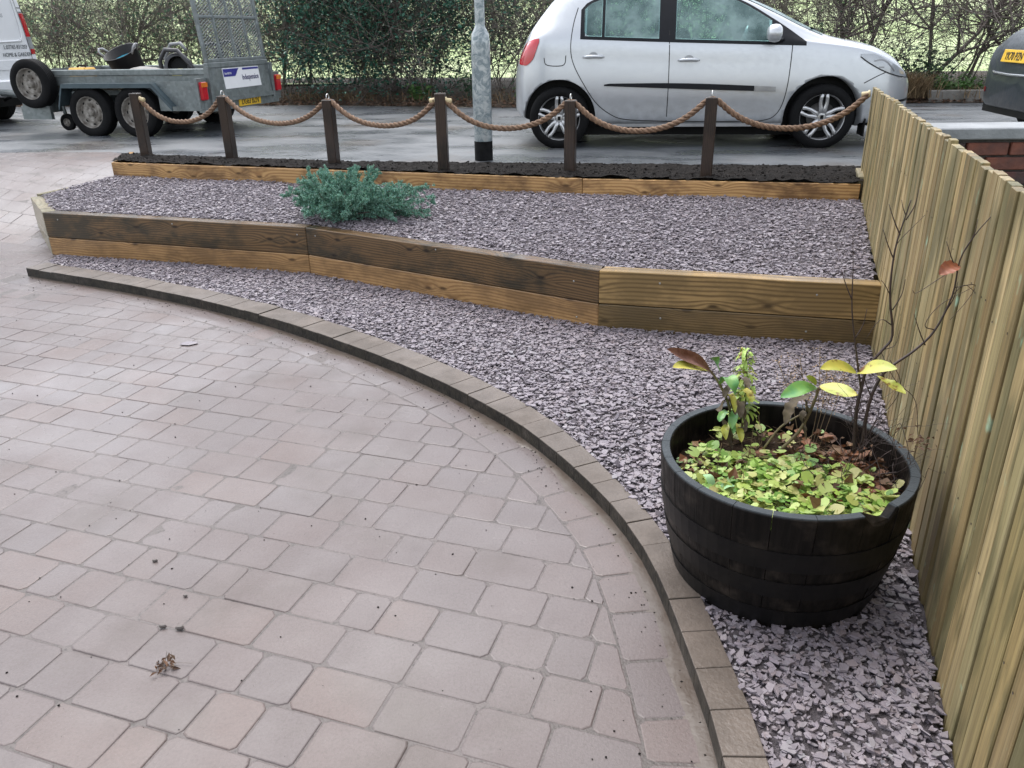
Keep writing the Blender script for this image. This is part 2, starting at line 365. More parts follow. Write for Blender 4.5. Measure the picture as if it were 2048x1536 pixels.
def drive_z(x, y):
    s = y_edge(np.asarray(x, float))-np.asarray(y, float); return _dz(np.clip(s, 0, 2.7))
def lower_z(x, y):
    d = dist_line(x, y, [WL, WB, WR, WF]); return -.492+.04*np.clip(d/.7, 0, 1)
def upper_z(x, y):
    v = np.asarray(x)*E2[0]+np.asarray(y)*E2[1]; return -.172+.07*np.clip((v-4.4)/2., 0, 1)
ZWALL = -.15

# ------------------------------------------------------------------ ground, road, verge, field
def sheet(name, pts, m, kind='structure'):
    me = bpy.data.meshes.new(name); me.from_pydata([tuple(p) for p in pts], [], [tuple(range(len(pts)))]); me.update()
    o = link(name, me, m); o['kind'] = kind; return o
EARTH = simple('damp_earth', (.07, .058, .042), .8, col2=(.05, .06, .03), scale=3, bump=.5)
sheet('ground', [(-250, -250, -.8), (250, -250, -.8), (250, 400, -.8), (-250, 400, -.8)], EARTH)
nf = [p for p in ROAD_NEAR]; mb = MB()
xs = sorted(set([p[0] for p in ROAD_NEAR]+[p[0] for p in ROAD_FAR]+list(np.linspace(-12, 12, 25))))
yn = [np.interp(x, *zip(*ROAD_NEAR)) for x in xs]; yf = [np.interp(x, *zip(*ROAD_FAR)) for x in xs]
mb.grid([[(x, a-.02, -.8) for x, a in zip(xs, yn)], [(x, a-.02, -.002) for x, a in zip(xs, yn)], [(x, a, 0) for x, a in zip(xs, yn)], [(x, (a+b)/2, .03) for x, a, b in zip(xs, yn, yf)], [(x, b, 0) for x, b in zip(xs, yf)], [(x, b+.6, 0) for x, b in zip(xs, yf)]], smooth=False, flip=True)
o = mb.build('road', ROAD, recalc=False); o['kind'] = 'structure'
VERGE = simple('leafy_verge_earth', (.085, .06, .042), .8, col2=(.045, .04, .025), scale=6, bump=.8, bscale=40)
mb = MB(); gx = np.linspace(-30, 30, 121); G = []
for k, (d, z) in enumerate(((-.02, .004), (.12, .05), (.5, .13), (1.1, .24), (2.0, .34), (3.2, .30))):
    G.append([(x, np.interp(x, *zip(*ROAD_FAR))+d+.06*mnoise.noise((x*1.3, k, 1)), z+(.05 if k > 1 else 0)*mnoise.noise((x*2, k, 4))) for x in gx])
mb.grid(G, flip=True); o = mb.build('verge', VERGE); o['kind'] = 'structure'
GRASSF = NT('field_grass'); _p = GRASSF.pos(); GRASSF = GRASSF.set(GRASSF.mix(GRASSF.mapr(GRASSF.noise(_p, .35, 6, .6), .35, .65), (.40, .51, .22), (.5, .57, .32)), .9)
mb = MB(); gx = np.linspace(-120, 120, 49)
mb.grid([[(x, 15.6+d-.09*x*(1 if d < 30 else .3), z+.6*mnoise.noise((x*.03, d*.03, 0))*(d/60)) for x in gx] for d, z in ((0, .28), (3, .35), (10, .9), (25, 2.4), (60, 5.5), (120, 10), (220, 16))], flip=True)
o = mb.build('field', GRASSF); o['kind'] = 'structure'
NG = simple('neighbour_turf', (.05, .07, .025), .8, col2=(.06, .05, .035), scale=5, bump=.6)
sheet('neighbour_garden', [(fence_x(y)+.03, y, .10) for y in (.3, 6.9)]+[(9, 5.7, .1), (12, 5.2, .1), (12, .3, .1)], NG)

# ------------------------------------------------------------------ block-paved drive
drive = empty('driveway'); drive['kind'] = 'structure'
DLOOP = [tuple(p) for p in KC]+[(-3.5, 5.75), (-3.55, 6.15), tuple(WL+(.08, .03)), tuple(BL+(.09, .02)), tuple(PLL+(.04, 0)), tuple(PLB+(.03, 0)), (-4.22, 8.885), (-7.6, 9.15), (-7.6, .35)]
FLOOP = [tuple(p) for p in BORDER[::6]]+[(-3.52, 5.74), (-3.56, 6.15), tuple(WL+(.07, .03)), tuple(BL+(.08, .02)), tuple(PLL+(.03, 0)), tuple(PLB+(.02, 0)), (-4.24, 8.88), (-7.6, 9.145), (-7.6, .35)]
def clip_half(poly, a, n):
    out = []; k = len(poly)
    for i in range(k):
        p, q = poly[i], poly[(i+1) % k]; dp = (p-a)@n; dq = (q-a)@n
        if dp >= 0: out.append(p)
        if dp*dq < 0: out.append(p+(q-p)*dp/(dp-dq))
    return out
FSEG = [(np.array(a), np.array(b)) for a, b in zip(FLOOP[:-1], FLOOP[1:])]
def clip_drive(poly):
    c = sum(poly)/len(poly)
    best = sorted(FSEG, key=lambda s: _segd(c, *s))[:3]
    for a, b in best:
        if _segd(c, a, b) < .2:
            t = (b-a)/np.linalg.norm(b-a); n = np.array([-t[1], t[0]])
            poly = clip_half(poly, a+n*.003, n)
            if len(poly) < 3: return None
    return poly
def _segd(p, a, b):
    t = np.clip(((p-a)@(b-a))/((b-a)@(b-a)), 0, 1); return np.linalg.norm(p-a-t*(b-a))
def block(poly, zf, ch=.012, inset=.007, depth=.05, drop=.005, rise=0., tilt=(0, 0), rnd=random):
    """tumbled block from a plan polygon: chamfered corners, rounded arris; returns verts, faces (world)"""
    n = len(poly); pts = []
    for i in range(n):
        p, a, b = poly[i], poly[i-1], poly[(i+1) % n]; la, lb = np.linalg.norm(a-p), np.linalg.norm(b-p)
        if la < 1e-4 or lb < 1e-4: continue
        c1 = min(ch*rnd.uniform(.5, 1.5), la*.3); c2 = min(ch*rnd.uniform(.5, 1.5), lb*.3)
        pts += [p+(a-p)/la*c1, p+(b-p)/lb*c2]
    m = len(pts); c = sum(pts)/m; vs = []; fs = []
    for sc_, dz in ((0, -depth), (0, -drop), (inset*.45, -drop*.3), (inset, 0)):
        for p in pts:
            d = c-p; l = np.linalg.norm(d); q = p+d/l*min(sc_*1.2, l*.5); z = float(zf(p[0], p[1]))+dz+rise+tilt[0]*(q[0]-c[0])+tilt[1]*(q[1]-c[1])
            vs.append((q[0], q[1], z))
    for k in range(3):
        for i in range(m): j = (i+1) % m; fs.append((k*m+i, k*m+j, k*m+m+j, k*m+m+i))
    fs.append(tuple(range(3*m, 4*m)))
    return vs, fs, c
def ccw(poly):
    a = sum(poly[i][0]*poly[(i+1) % len(poly)][1]-poly[(i+1) % len(poly)][0]*poly[i][1] for i in range(len(poly)))
    return poly if a > 0 else poly[::-1]
polys = []
rp = random.Random(3); PW = .1605
for iv in range(-2, 60):
    v0 = iv*PW; u = -9.6+rp.uniform(0, .2)
    while u < .9:
        ln = rp.choice((.12, .16, .16, .16, .2, .24, .24)); g = .0025
        q = [UV(u+g/2, v0+g/2), UV(u+ln-g/2, v0+g/2), UV(u+ln-g/2, v0+PW-g/2), UV(u+g/2, v0+PW-g/2)]; u += ln
        c = sum(q)/4
        if c[0] < -7.5 or c[1] < .45: continue
        x = np.array([p[0] for p in q]+[c[0]]); y = np.array([p[1] for p in q]+[c[1]]); ins = in_poly(x, y, FLOOP)
        if not ins.any(): continue
        if not ins.all() or min(_segd(c, *s) for s in FSEG[::1]) < .13: q = clip_drive(q)
        if q is None: continue
        q = ccw(q); ar = .5*abs(sum(q[i][0]*q[(i+1) % len(q)][1]-q[(i+1) % len(q)][0]*q[i][1] for i in range(len(q))))
        if ar > .0012: polys.append(q)
BC = resample(np.concatenate([KC, KN], 1), .205)
for i in range(len(BC)-1):
    a, b = BC[i], BC[i+1]; na, nb = a[2:]/np.linalg.norm(a[2:]), b[2:]/np.linalg.norm(b[2:]); t = (b[:2]-a[:2]); t /= np.linalg.norm(t); g = .0025
    polys.append(ccw([a[:2]+na*.004+t*g, b[:2]+nb*.004-t*g, b[:2]+nb*.165-t*g, a[:2]+na*.165+t*g]))
info = []
for q in polys:
    c = sum(q)/len(q); P = pix((c[0], c[1], float(drive_z(*c)))); vis = P[2] > .3 and -60 < P[0] < 2108 and 200 < P[1] < 1600
    info.append((P[2] if vis else 99+P[2], q))
info.sort(key=lambda s: s[0])
rest = MB()
for k, (d, q) in enumerate(info):
    vs, fs, c = block(q, drive_z, rise=rp.gauss(0, .0005), tilt=(rp.gauss(0, .004), rp.gauss(0, .004)), rnd=rp, drop=.0034, ch=.013, inset=.005)
    if k < 300:
        z0 = float(drive_z(*c)); b = MB(); b.add([(x-c[0], y-c[1], z-z0) for x, y, z in vs], fs)
        o = b.build('paver', PAVER, drive, Matrix.Translation((c[0], c[1], z0)))
    else: rest.add(vs, fs)
o = rest.build('paver_field', PAVER, drive); o['kind'] = 'stuff'
# silt bed between the blocks
gx = np.arange(-7.6, .75, .06); gy = np.arange(.35, 9.25, .06); XX, YY = np.meshgrid(gx, gy); ZZ = drive_z(XX, YY)
lump = np.array([[mnoise.noise((x*1.1, y*1.1, 3.3))*.0018+mnoise.noise((x*7, y*7, 1.3))*.0012 for x in gx] for y in gy])
ZZ = ZZ-.0020+lump; inside = in_poly(XX, YY, DLOOP) | (dist_line(XX, YY, KC) < .1)
idx = np.arange(XX.size).reshape(XX.shape); q = np.stack([idx[:-1, :-1], idx[:-1, 1:], idx[1:, 1:], idx[1:, :-1]], -1).reshape(-1, 4)
keep = (inside[:-1, :-1] & inside[:-1, 1:] & inside[1:, 1:] & inside[1:, :-1]).reshape(-1)
o = link('joint_silt', np_mesh('joint_silt', np.stack([XX.ravel(), YY.ravel(), ZZ.ravel()], 1), [q[keep]], True), SILT, drive)

# ------------------------------------------------------------------ kerb of concrete blocks
kerb = empty('kerb', (KC[len(KC)//2][0], KC[len(KC)//2][1], -.5), 0, 'curved kerb of mossy concrete blocks edging the slate strip beside the paved drive', 'kerb')
KB = resample(np.concatenate([KC, KI], 1), .2)
for i in range(len(KB)-1):
    a, b = KB[i], KB[i+1]; t = b[:2]-a[:2]; t /= np.linalg.norm(t); g = .0004
    q = ccw([a[:2]+t*g, b[:2]-t*g, b[2:]-t*g, a[2:]+t*g]); vs, fs, c = block(q, lambda x, y: -.436, ch=.0012, inset=.003, depth=.14, drop=.0028, rise=rp.gauss(0, .0015), rnd=rp)
    k0 = kerb.location; bb = MB(); bb.add([(x-c[0], y-c[1], z+.5) for x, y, z in vs], fs); bb.build('kerb_block', KERB, kerb, Matrix.Translation((c[0]-k0.x, c[1]-k0.y, 0)))

# ------------------------------------------------------------------ slate beds
def floor_sheet(name, poly, zf, m, step=.06):
    P = np.array(poly)[:, :2]; gx = np.arange(P[:, 0].min()-.03, P[:, 0].max()+.06, step); gy = np.arange(P[:, 1].min()-.03, P[:, 1].max()+.06, step)
    X, Y = np.meshgrid(gx, gy); Z = zf(X, Y); ins = in_poly(X, Y, poly) | (dist_line(X, Y, list(poly)+[poly[0]]) < .05)
    idx = np.arange(X.size).reshape(X.shape); q = np.stack([idx[:-1, :-1], idx[:-1, 1:], idx[1:, 1:], idx[1:, :-1]], -1).reshape(-1, 4)
    k = (ins[:-1, :-1] & ins[:-1, 1:] & ins[1:, 1:] & ins[1:, :-1]).reshape(-1)
    return np_mesh(name, np.stack([X.ravel(), Y.ravel(), Z.ravel()], 1), [q[k]], True)
def chips(name, poly, zf, dens, smin=.007, smax=.021, avoid=None, seed=1, heap=.013):
    g = np.random.default_rng(seed); P = np.array(poly)[:, :2]; lo, hi = P.min(0), P.max(0); n = int((hi[0]-lo[0])*(hi[1]-lo[1])*dens)
    x = g.uniform(lo[0], hi[0], n); y = g.uniform(lo[1], hi[1], n); k = in_poly(x, y, poly)
    if avoid is not None: k &= ~avoid(x, y)
    x, y = x[k], y[k]; n = len(x); m = 5
    r = smin+(smax-smin)*g.random(n)**1.9; r = np.where(g.random(n) < .3, g.uniform(.004, .008, n), r); asp = g.uniform(.38, .85, n); th = g.uniform(.16, .36, n)*np.minimum(r, .02)
    ang = np.arange(m)*2*np.pi/m+g.uniform(-.48, .48, (n, m)); rr = r[:, None]*g.uniform(.6, 1.2, (n, m))
    px = rr*np.cos(ang); py = rr*np.sin(ang)*asp[:, None]
    loc = np.zeros((n, 2*m, 3)); loc[:, :m, 0] = px; loc[:, :m, 1] = py; loc[:, :m, 2] = th[:, None]/2*g.uniform(.4, 1.2, (n, m))
    loc[:, m:, 0] = px*1.05; loc[:, m:, 1] = py*1.05; loc[:, m:, 2] = -th[:, None]/2
    yaw = g.uniform(0, 2*np.pi, n); tl = np.abs(g.normal(0, .13, n)); tl = np.where(g.random(n) < .045, g.uniform(.5, 1.2, n), tl); td = g.uniform(0, 2*np.pi, n)
    # tilt about a horizontal axis, after yaw
    cy, sy = np.cos(yaw), np.sin(yaw); X = loc[..., 0]*cy[:, None]-loc[..., 1]*sy[:, None]; Y = loc[..., 0]*sy[:, None]+loc[..., 1]*cy[:, None]; Z = loc[..., 2]
    ax, ay = np.cos(td)[:, None], np.sin(td)[:, None]; c, s = np.cos(tl)[:, None], np.sin(tl)[:, None]; dot = ax*X+ay*Y
    X2 = X*c+ay*Z*s+ax*dot*(1-c); Y2 = Y*c-ax*Z*s+ay*dot*(1-c); Z2 = Z*c+(ax*Y-ay*X)*s
    z = zf(x, y)+g.uniform(-.004, heap, n)+.25*r*np.sin(tl)
    V = np.stack([X2+x[:, None], Y2+y[:, None], Z2+z[:, None]], -1).reshape(-1, 3)
    b = (np.arange(n)*2*m)[:, None]; top = b+np.arange(m)[None]; i = np.arange(m); j = (i+1) % m
    side = np.stack([b+m+i, b+m+j, b+j, b+i], -1).reshape(-1, 4)
    return np_mesh(name, V, [top, side])
fl = [(fence_x(y)-.01, y) for y in (4.0, 3, 2, 1, .35)]
LOWER = [tuple(p) for p in KI]+[tuple(WL+(.06, -.02)), tuple(WB+(0, .01)), tuple(WR+(0, .01)), tuple(WF)]+fl
UPPER = [tuple(WL+(.03, .09)), tuple(WB+(.02, .1)), tuple(WR+(.02, .1)), tuple(WF+(0, .1)), (fence_x(5)-.01, 5.), (fence_x(5.99)-.01, 5.99), tuple(PJ+(0, -.01)), tuple(PLL+(.02, -.01)), tuple(BL+(.1, .02))]
hl = lambda x, y: np.array([mnoise.noise((a*1.4, b*1.4, 9.)) for a, b in zip(np.ravel(x), np.ravel(y))]).reshape(np.shape(x))*.014
ZL = lambda x, y: lower_z(x, y)+hl(x, y); ZU = lambda x, y: upper_z(x, y)+hl(x, y)
BARC = np.array([.797, 2.058]); BAR_TOP, BAR_R, BAR_H = -.048, .36, .412
lb = link('slate_strip', floor_sheet('slate_strip', LOWER, lambda x, y: ZL(x, y)-.004, DARKBASE), DARKBASE); lb['kind'] = 'structure'
ub = link('slate_bed', floor_sheet('slate_bed', UPPER, lambda x, y: ZU(x, y)-.004, DARKBASE), DARKBASE); ub['kind'] = 'structure'
JUN = np.array([-1.10, 6.02])
avoid = lambda x, y: np.hypot(x-BARC[0], y-BARC[1]) < .27
o = link('lower_slate_chippings', chips('slate', LOWER, ZL, 7600, avoid=avoid, seed=11), SLATE); tag(o, 'purple slate chippings filling the curved strip below the timber wall', 'slate chippings', kind='stuff')
o = link('upper_slate_chippings', chips('slate', UPPER, ZU, 5600, smin=.007, smax=.022, seed=12), SLATE); tag(o, 'purple slate chippings covering the raised bed behind the timber wall', 'slate chippings', kind='stuff')

# ------------------------------------------------------------------ timber retaining wall
SCREW = simple('screw_steel', (.4, .39, .36), .45, .6)
def board(name, a, b, ztop, h, th, m, parent, side=1, chamfer=.004, tilt=0.):
    """board from plan point a to b; its front face is on the line, its body lies to the left (side=1)"""
    a, b = np.array(a, float), np.array(b, float); t = (b-a)/np.linalg.norm(b-a); n = np.array([-t[1], t[0]])*side; L = np.linalg.norm(b-a); c = (a+b)/2+n*th/2
    M = frame((c[0], c[1], ztop-h/2), (t[0], t[1], tilt), (-t[1], t[0], 0)); p0 = parent.location
    return MB().bbox((0, 0, 0), (L, th, h), chamfer).build(name, m, parent, Matrix.Translation(-p0)@M)
def screws(parent, a, b, ztop, fr, side=-1):
    a, b = np.array(a, float), np.array(b, float); t = (b-a)/np.linalg.norm(b-a); n = np.array([t[1], -t[0]])
    for f, dz in fr:
        p = a+(b-a)*f+n*.002; M = frame((p[0], p[1], ztop-dz), (t[0], t[1], 0), (0, 0, 1))
        MB().lathe([(0, .002), (.004, .0018), (.0058, 0)], 10, M).build('screw_head', SCREW, parent, Matrix.Translation(-parent.location))
wall = empty('retaining_wall', (-.6, 5.2, -.55), 0, 'low bent timber retaining wall of two stacked sleeper courses along the upper slate bed', 'retaining wall')
g2 = .003
for a, b, mu, ml in ((WL, WB, W_DARK, W_GOLD), (WB, WR, W_DARK, W_GOLD), (WR, WF, W_OLIVE, W_OLIVE2)):
    t = (b-a)/np.linalg.norm(b-a); e = 0. if b is WF else .002
    board('sleeper', a+t*.0005, b-t*e*.3, ZWALL, .195, .098, mu, wall); board('sleeper', a+t*.0005, b-t*e*.3, ZWALL-.2, .205, .098, ml, wall)
t = (WL-BL)/np.linalg.norm(WL-BL)
board('end_sleeper', BL, WL-t*.002, ZWALL+.002, .198, .098, W_RAIL, wall); board('end_sleeper', BL, WL-t*.002, ZWALL-.2, .205, .098, W_RAIL, wall)
board('hidden_sleeper', PLL+(-.06, -.02), BL+(.0, .1), -.135, .2, .05, W_RAIL, wall)
screws(wall, WL, WB, ZWALL, ((.06, .05), (.97, .055), (.52, .03)))
screws(wall, WB, WR, ZWALL, ((.04, .05), (.93, .085), (.94, .30), (.5, .02)))
screws(wall, WR, WF, ZWALL, ((.23, .055), (.79, .07), (.24, .26), (.77, .28)))
edge = empty('planting_bed_edging', (-.6, 7.0, -.2), 0, 'amber timber edging boards holding the dark soil bed beneath the rope posts', 'edging')
board('edging_board', PLL, PJ-(PJ-PLL)*.0004, .02, .2, .048, W_EDGE, edge); board('edging_board', PJ+(PR-PJ)*.001, PR, .018, .2, .048, W_EDGE, edge)
board('edging_board', PLB, PLL+(PLB-PLL)*.065, .018, .2, .045, W_EDGE, edge, side=1)
board('edging_board', np.array([2.66, 6.06]), np.array([2.80, 6.46]), .062, .2, .045, W_RAIL, edge, side=1)

# ------------------------------------------------------------------ soil bed
SB = [tuple(PLL+(.03, .05)), tuple(PJ+(0, .045)), tuple(PR+(0, .045)), (fence_x(6.9)-.01, 6.86), (2.53, 6.96), (-1.48, 7.74), (-3.5, 8.42), tuple(PLB+(.04, -.02))]
def soil_z(x, y):
    d = dist_line(x, y, [p for p in ROAD_NEAR]); n = np.array([mnoise.noise((a*6, b*6, 2.))*.020+mnoise.noise((a*19, b*19, 5.))*.014+mnoise.noise((a*50, b*50, 7.))*.006 for a, b in zip(np.ravel(x), np.ravel(y))]).reshape(np.shape(x))
    return .004+.03*np.clip(d/.22, 0, 1)+n*np.clip(d/.1, .3, 1)
o = link('soil_bed', floor_sheet('soil_bed', SB, soil_z, SOIL, .025), SOIL); o['kind'] = 'structure'
def clods(name, pts, rads, m, seed=0):
    g = np.random.default_rng(seed); n = len(pts); base = np.array([(1, 0, 0), (-1, 0, 0), (0, 1, 0), (0, -1, 0), (0, 0, 1), (0, 0, -1)], float)
    V = base[None]*g.uniform(.6, 1.2, (n, 6, 1))*np.asarray(rads)[:, None, None]; V[..., 2] *= .7
    yw = g.uniform(0, 6.28, n)[:, None]; X = V[..., 0]*np.cos(yw)-V[..., 1]*np.sin(yw); Y = V[..., 0]*np.sin(yw)+V[..., 1]*np.cos(yw); V[..., 0] = X; V[..., 1] = Y
    V += np.asarray(pts)[:, None, :]; F = np.array([(0, 2, 4), (2, 1, 4), (1, 3, 4), (3, 0, 4), (2, 0, 5), (1, 2, 5), (3, 1, 5), (0, 3, 5)])
    return np_mesh(name, V.reshape(-1, 3), [(np.arange(n)[:, None, None]*6+F[None]).reshape(-1, 3)])
g = np.random.default_rng(5); P = np.array(SB); x = g.uniform(P[:, 0].min(), P[:, 0].max(), 9000); y = g.uniform(P[:, 1].min(), P[:, 1].max(), 9000); k = in_poly(x, y, SB); x, y = x[k], y[k]
r = .003+.013*g.random(len(x))**3; o = link('soil_clods', clods('soil_clods', np.stack([x, y, soil_z(x, y)+r*.3], 1), r, SOIL, 6), SOIL, None); tag(o, 'crumbly dark soil clods scattered over the bed beneath the rope posts', 'soil', kind='stuff')

# ------------------------------------------------------------------ fence
fence = empty('picket_fence', (fence_x(3.7), 3.7, -.5), 0, 'close boarded pale green timber fence running from the house side to the road', 'fence')
FD = np.array([.35, 1.])/math.hypot(.35, 1); FNn = np.array([FD[1], -FD[0]])        # along to the road; out to the neighbour
def fpt(y, off=0., z=0.): return np.array([fence_x(y)+FNn[0]*off, y+FNn[1]*off, z])
def ftop(y): return .66+(.75-.66)*(6.5-y)/5.7
y = 6.47; k = 0
while y > .45:
    wd = rp.choice((.072, .076, .08, .084)); top = ftop(y)+rp.gauss(0, .004); bot = -.16 if y > 4.1 else -.5; h = top-bot
    c = fpt(y-wd/2*FD[1], .0115+rp.gauss(0, .0012))
    b = MB(); b.bbox((0, 0, 0), (h, .024, wd-rp.uniform(.007, .013)), .0025, eb=.0012)
    me = b.mesh('fence_pale'); me.transform(Matrix.Rotation(-math.pi/2, 4, 'Y'))
    Mz = frame((c[0], c[1], (top+bot)/2), (FD[0], FD[1], 0), (-FNn[0], -FNn[1], 0))
    Mz = Mz@Matrix.Rotation(rp.gauss(0, .004), 4, 'Y')@Matrix.Rotation(rp.gauss(0, .007), 4, 'Z')
    link('fence_pale', me, FENCE, fence, Matrix.Translation(-fence.location)@Mz); y -= wd*FD[1]; k += 1
    cb = fpt(y, .024+.0085); hb = top-.05-bot; q = MB().bbox((0, 0, 0), (hb, .012, .04), .002).mesh('gap_shade_slat'); q.transform(Matrix.Rotation(-math.pi/2, 4, 'Y'))  # slat added behind each gap so that the gap reads dark
    link('gap_shade_slat', q, W_GAPSHADE, fence, Matrix.Translation(-fence.location)@frame((cb[0], cb[1], bot+hb/2), (FD[0], FD[1], 0), (-FNn[0], -FNn[1], 0)))
nail = MB().lathe([(0, .0012), (.0022, .001), (.0034, 0)], 7).mesh('nail_head'); NAIL = simple('rusty_nail', (.06, .05, .045), .6, .3)
for ch_ in [o for o in fence.children if o.name.startswith('fence_pale')]:
    for zz in (.44, -.03): link('nail_head', nail, NAIL, ch_, ch_.matrix_basis.inverted()@Matrix.Translation((ch_.matrix_basis.translation.x, ch_.matrix_basis.translation.y, zz+.5+rp.gauss(0, .012)))@frame((-FNn[0]*.0125+FD[0]*rp.gauss(0, .01), -FNn[1]*.0125+FD[1]*rp.gauss(0, .01), 0), (FD[0], FD[1], 0), (0, 0, 1)))
for yc in (6.38, 4.92, 3.45, 2.18, .95):
    c = fpt(yc, .041+.05); M = Matrix.Translation(-fence.location)@frame((c[0], c[1], (ftop(yc)-.075-.5)/2), (FD[0], FD[1], 0), (-FNn[0], -FNn[1], 0))
    b = MB(); b.bbox((0, 0, 0), (ftop(yc)-.075+.5, .098, .098), .005, eb=.002); me = b.mesh('fence_post'); me.transform(Matrix.Rotation(-math.pi/2, 4, 'Y')); link('fence_post', me, FENCE, fence, M)
for zz in (.44, -.05):
    a, b_ = fpt(6.45, .041), fpt(.5, .041); board('fence_rail', a[:2], b_[:2], zz+.04, .08, .07, W_RAIL, fence, side=1)

# ------------------------------------------------------------------ wet mud washed against the kerb
MUD = NT('wet_brown_mud'); _p = MUD.pos(); MUD.bump(MUD.noise(_p, 45, 2, .5, .4), .18, .006); MUD = MUD.set(MUD.mix(MUD.mapr(MUD.noise(_p, 14, 5, .6), .35, .65), (.07, .05, .037), (.10, .08, .066)), .3, spec=.4)
G = []
for i in range(0, len(KC), 2):
    x, y = KC[i]; wdt = (.05+.045*mnoise.noise((x*2.3, y*2.3, 5))+.012*mnoise.noise((x*9, y*9, 2)))*np.interp(y, [1.2, 2.4, 3.4, 5.5], [1.5, 1.25, 1., .8]); row = []
    for f, z in ((-.02, .0034), (.2, .0028), (.5, .0012), (.8, -.0008), (1.1, -.0035)): q = KC[i]+KN[i]*wdt*f; row.append((q[0], q[1], -.5+z+.0008*mnoise.noise((q[0]*30, q[1]*30, 1))))
    G.append(row)
o = MB().grid(G, True, flip=False).build('mud_film', MUD, drive, recalc=False); o['kind'] = 'stuff'

# ------------------------------------------------------------------ rope posts and ropes
PXB = [((294, 312), (276, 186)), ((464, 315), (447, 192)), ((669, 328), (655, 199)), ((888, 340), (879, 186)), ((1140, 342), (1141, 200)), ((1412, 352), (1423, 194))]
HOOK = simple('zinc_ring', (.7, .7, .68), .3, .9); BRASS = simple('pale_wooden_rope_end', (.62, .5, .28), .4, 0.)
posts = []
plabels = ['dark square rope post at the driveway end of the soil bed', 'square rope post standing behind the trailer end, second from the driveway', 'square rope post behind the blue green juniper bush',
           'taller brown rope post beside the lamp post with rope ends on both sides', 'dark square rope post in front of the rear wheel of the silver car', 'dark square rope post in front of the silver car doors, next to the fence']
for i, (b, tpx) in enumerate(PXB):
    B = at_z(*b, .03); d = _f+_R*(tpx[0]-1024)/1600-_U*(tpx[1]-768)/1600; zt = CAM_H+d[2]*(B[1]/d[1]); xt = d[0]*(B[1]/d[1]); zt = zt+.0
    zt = min(max(zt, .56), .66); rz = TH+(.25 if i in (0, 3) else .05)
    po = empty('rope_post', (B[0], B[1], 0), rz, plabels[i], 'rope post', 'posts of the rope fence')
    lean = (xt-B[0])*.5/zt
    me = MB(); h = zt+.15; me.bbox((0, 0, 0), (h, .088, .088), .006); m = me.mesh('post_timber'); m.transform(Matrix.Rotation(-math.pi/2, 4, 'Y')); m.transform(Matrix.Translation((0, 0, h/2-.15)))
    link('post_timber', m, W_POST, po)
    posts.append((po, np.array([B[0], B[1], zt])))
    if i in (1, 2, 4, 5):
        b = MB(); n = 16; b.tube([(.0, .024*math.cos(a), .018+.026*math.sin(a)) for a in np.linspace(-.3*math.pi, 1.3*math.pi, n)], .004, 6); b.tube([(0, 0, -.02), (0, 0, .0)], .005, 6)
        b.build('ring_hook', HOOK, po, Matrix.Translation((0, 0, zt+.002)))
def post_side(i, s): # point on the side of post i (s=+1 right)
    P = posts[i][1]; return P+np.array([math.cos(TH)*.047*s, math.sin(TH)*.047*s, -.055])
def sag_path(A, B, sag, n=26):
    t = np.linspace(0, 1, n); P = A[None]*(1-t)[:, None]+B[None]*t[:, None]; c = 2.2
    P[:, 2] -= sag*(1-(np.cosh(c*(2*t-1))-1)/(np.cosh(c)-1)); return P
def over(i): return posts[i][1]+np.array([0, 0, .026])
FEND = fpt(6.40, -.03, .62)
def rope(pts_sags, label):
    path = []
    for k, (A, B, s) in enumerate(pts_sags):
        p = sag_path(A, B, s); path.append(p if k == 0 else p[1:])
    path = np.concatenate(path)
    for _ in range(2): q = path.copy(); q[1:-1] = (path[:-2]+2*path[1:-1]+path[2:])/4; path = q        # soft bend over the rings
    path = resample(path, .011); L = np.arange(len(path))*.011
    t = np.gradient(path, axis=0); t /= np.linalg.norm(t, axis=1)[:, None]; a = np.cross(t, (0, 0, 1.)); a /= np.linalg.norm(a, axis=1)[:, None]; b = np.cross(t, a)
    ro = empty('rope', path[0], 0, label, 'rope', 'ropes hung between the posts')
    for k in range(3):
        ph = 2*math.pi*(L/.13+k/3); P = path+(a*np.cos(ph)[:, None]+b*np.sin(ph)[:, None])*.0122-path[0]
        MB().tube([Vector(p) for p in P], .0122, 7).build('strand', ROPE, ro)
    return ro, path
def mat_rope():
    t = NT('brown_twisted_rope'); co = t.coord(); c = t.mix(t.mapr(t.noise(co, 40, 4), .35, .65), (.25, .155, .095), (.12, .07, .042)); t.bump(t.noise(co, 220, 3), .6, .003); return t.set(c, .75)
ROPE = mat_rope()
r1, path1 = rope([(post_side(0, 1), over(1), .235), (over(1), over(2), .25), (over(2), post_side(3, -1), .225)], 'thick brown twisted rope sagging over the three posts nearest the driveway')
r2, path2 = rope([(post_side(3, 1), over(4), .235), (over(4), over(5), .27), (over(5), FEND, .255)], 'thick brown twisted rope sagging from the taller post across to the fence')
for P, dirn, par in ((post_side(0, 1), 1, r1), (post_side(3, -1), -1, r1), (post_side(3, 1), 1, r2), (FEND, -1, r2)):
    v = Vector((math.cos(TH)*dirn, math.sin(TH)*dirn, -.15*(1 if dirn > 0 else 1)))
    M = frame(P, v.orthogonal(), v.cross(v.orthogonal())); MB().lathe([(0, -.012), (.026, -.012), (.027, .0), (.019, .006), (.0205, .045), (.017, .05), (0, .05)], 14, M).build('rope_end', BRASS, par, Matrix.Translation(-par.location))

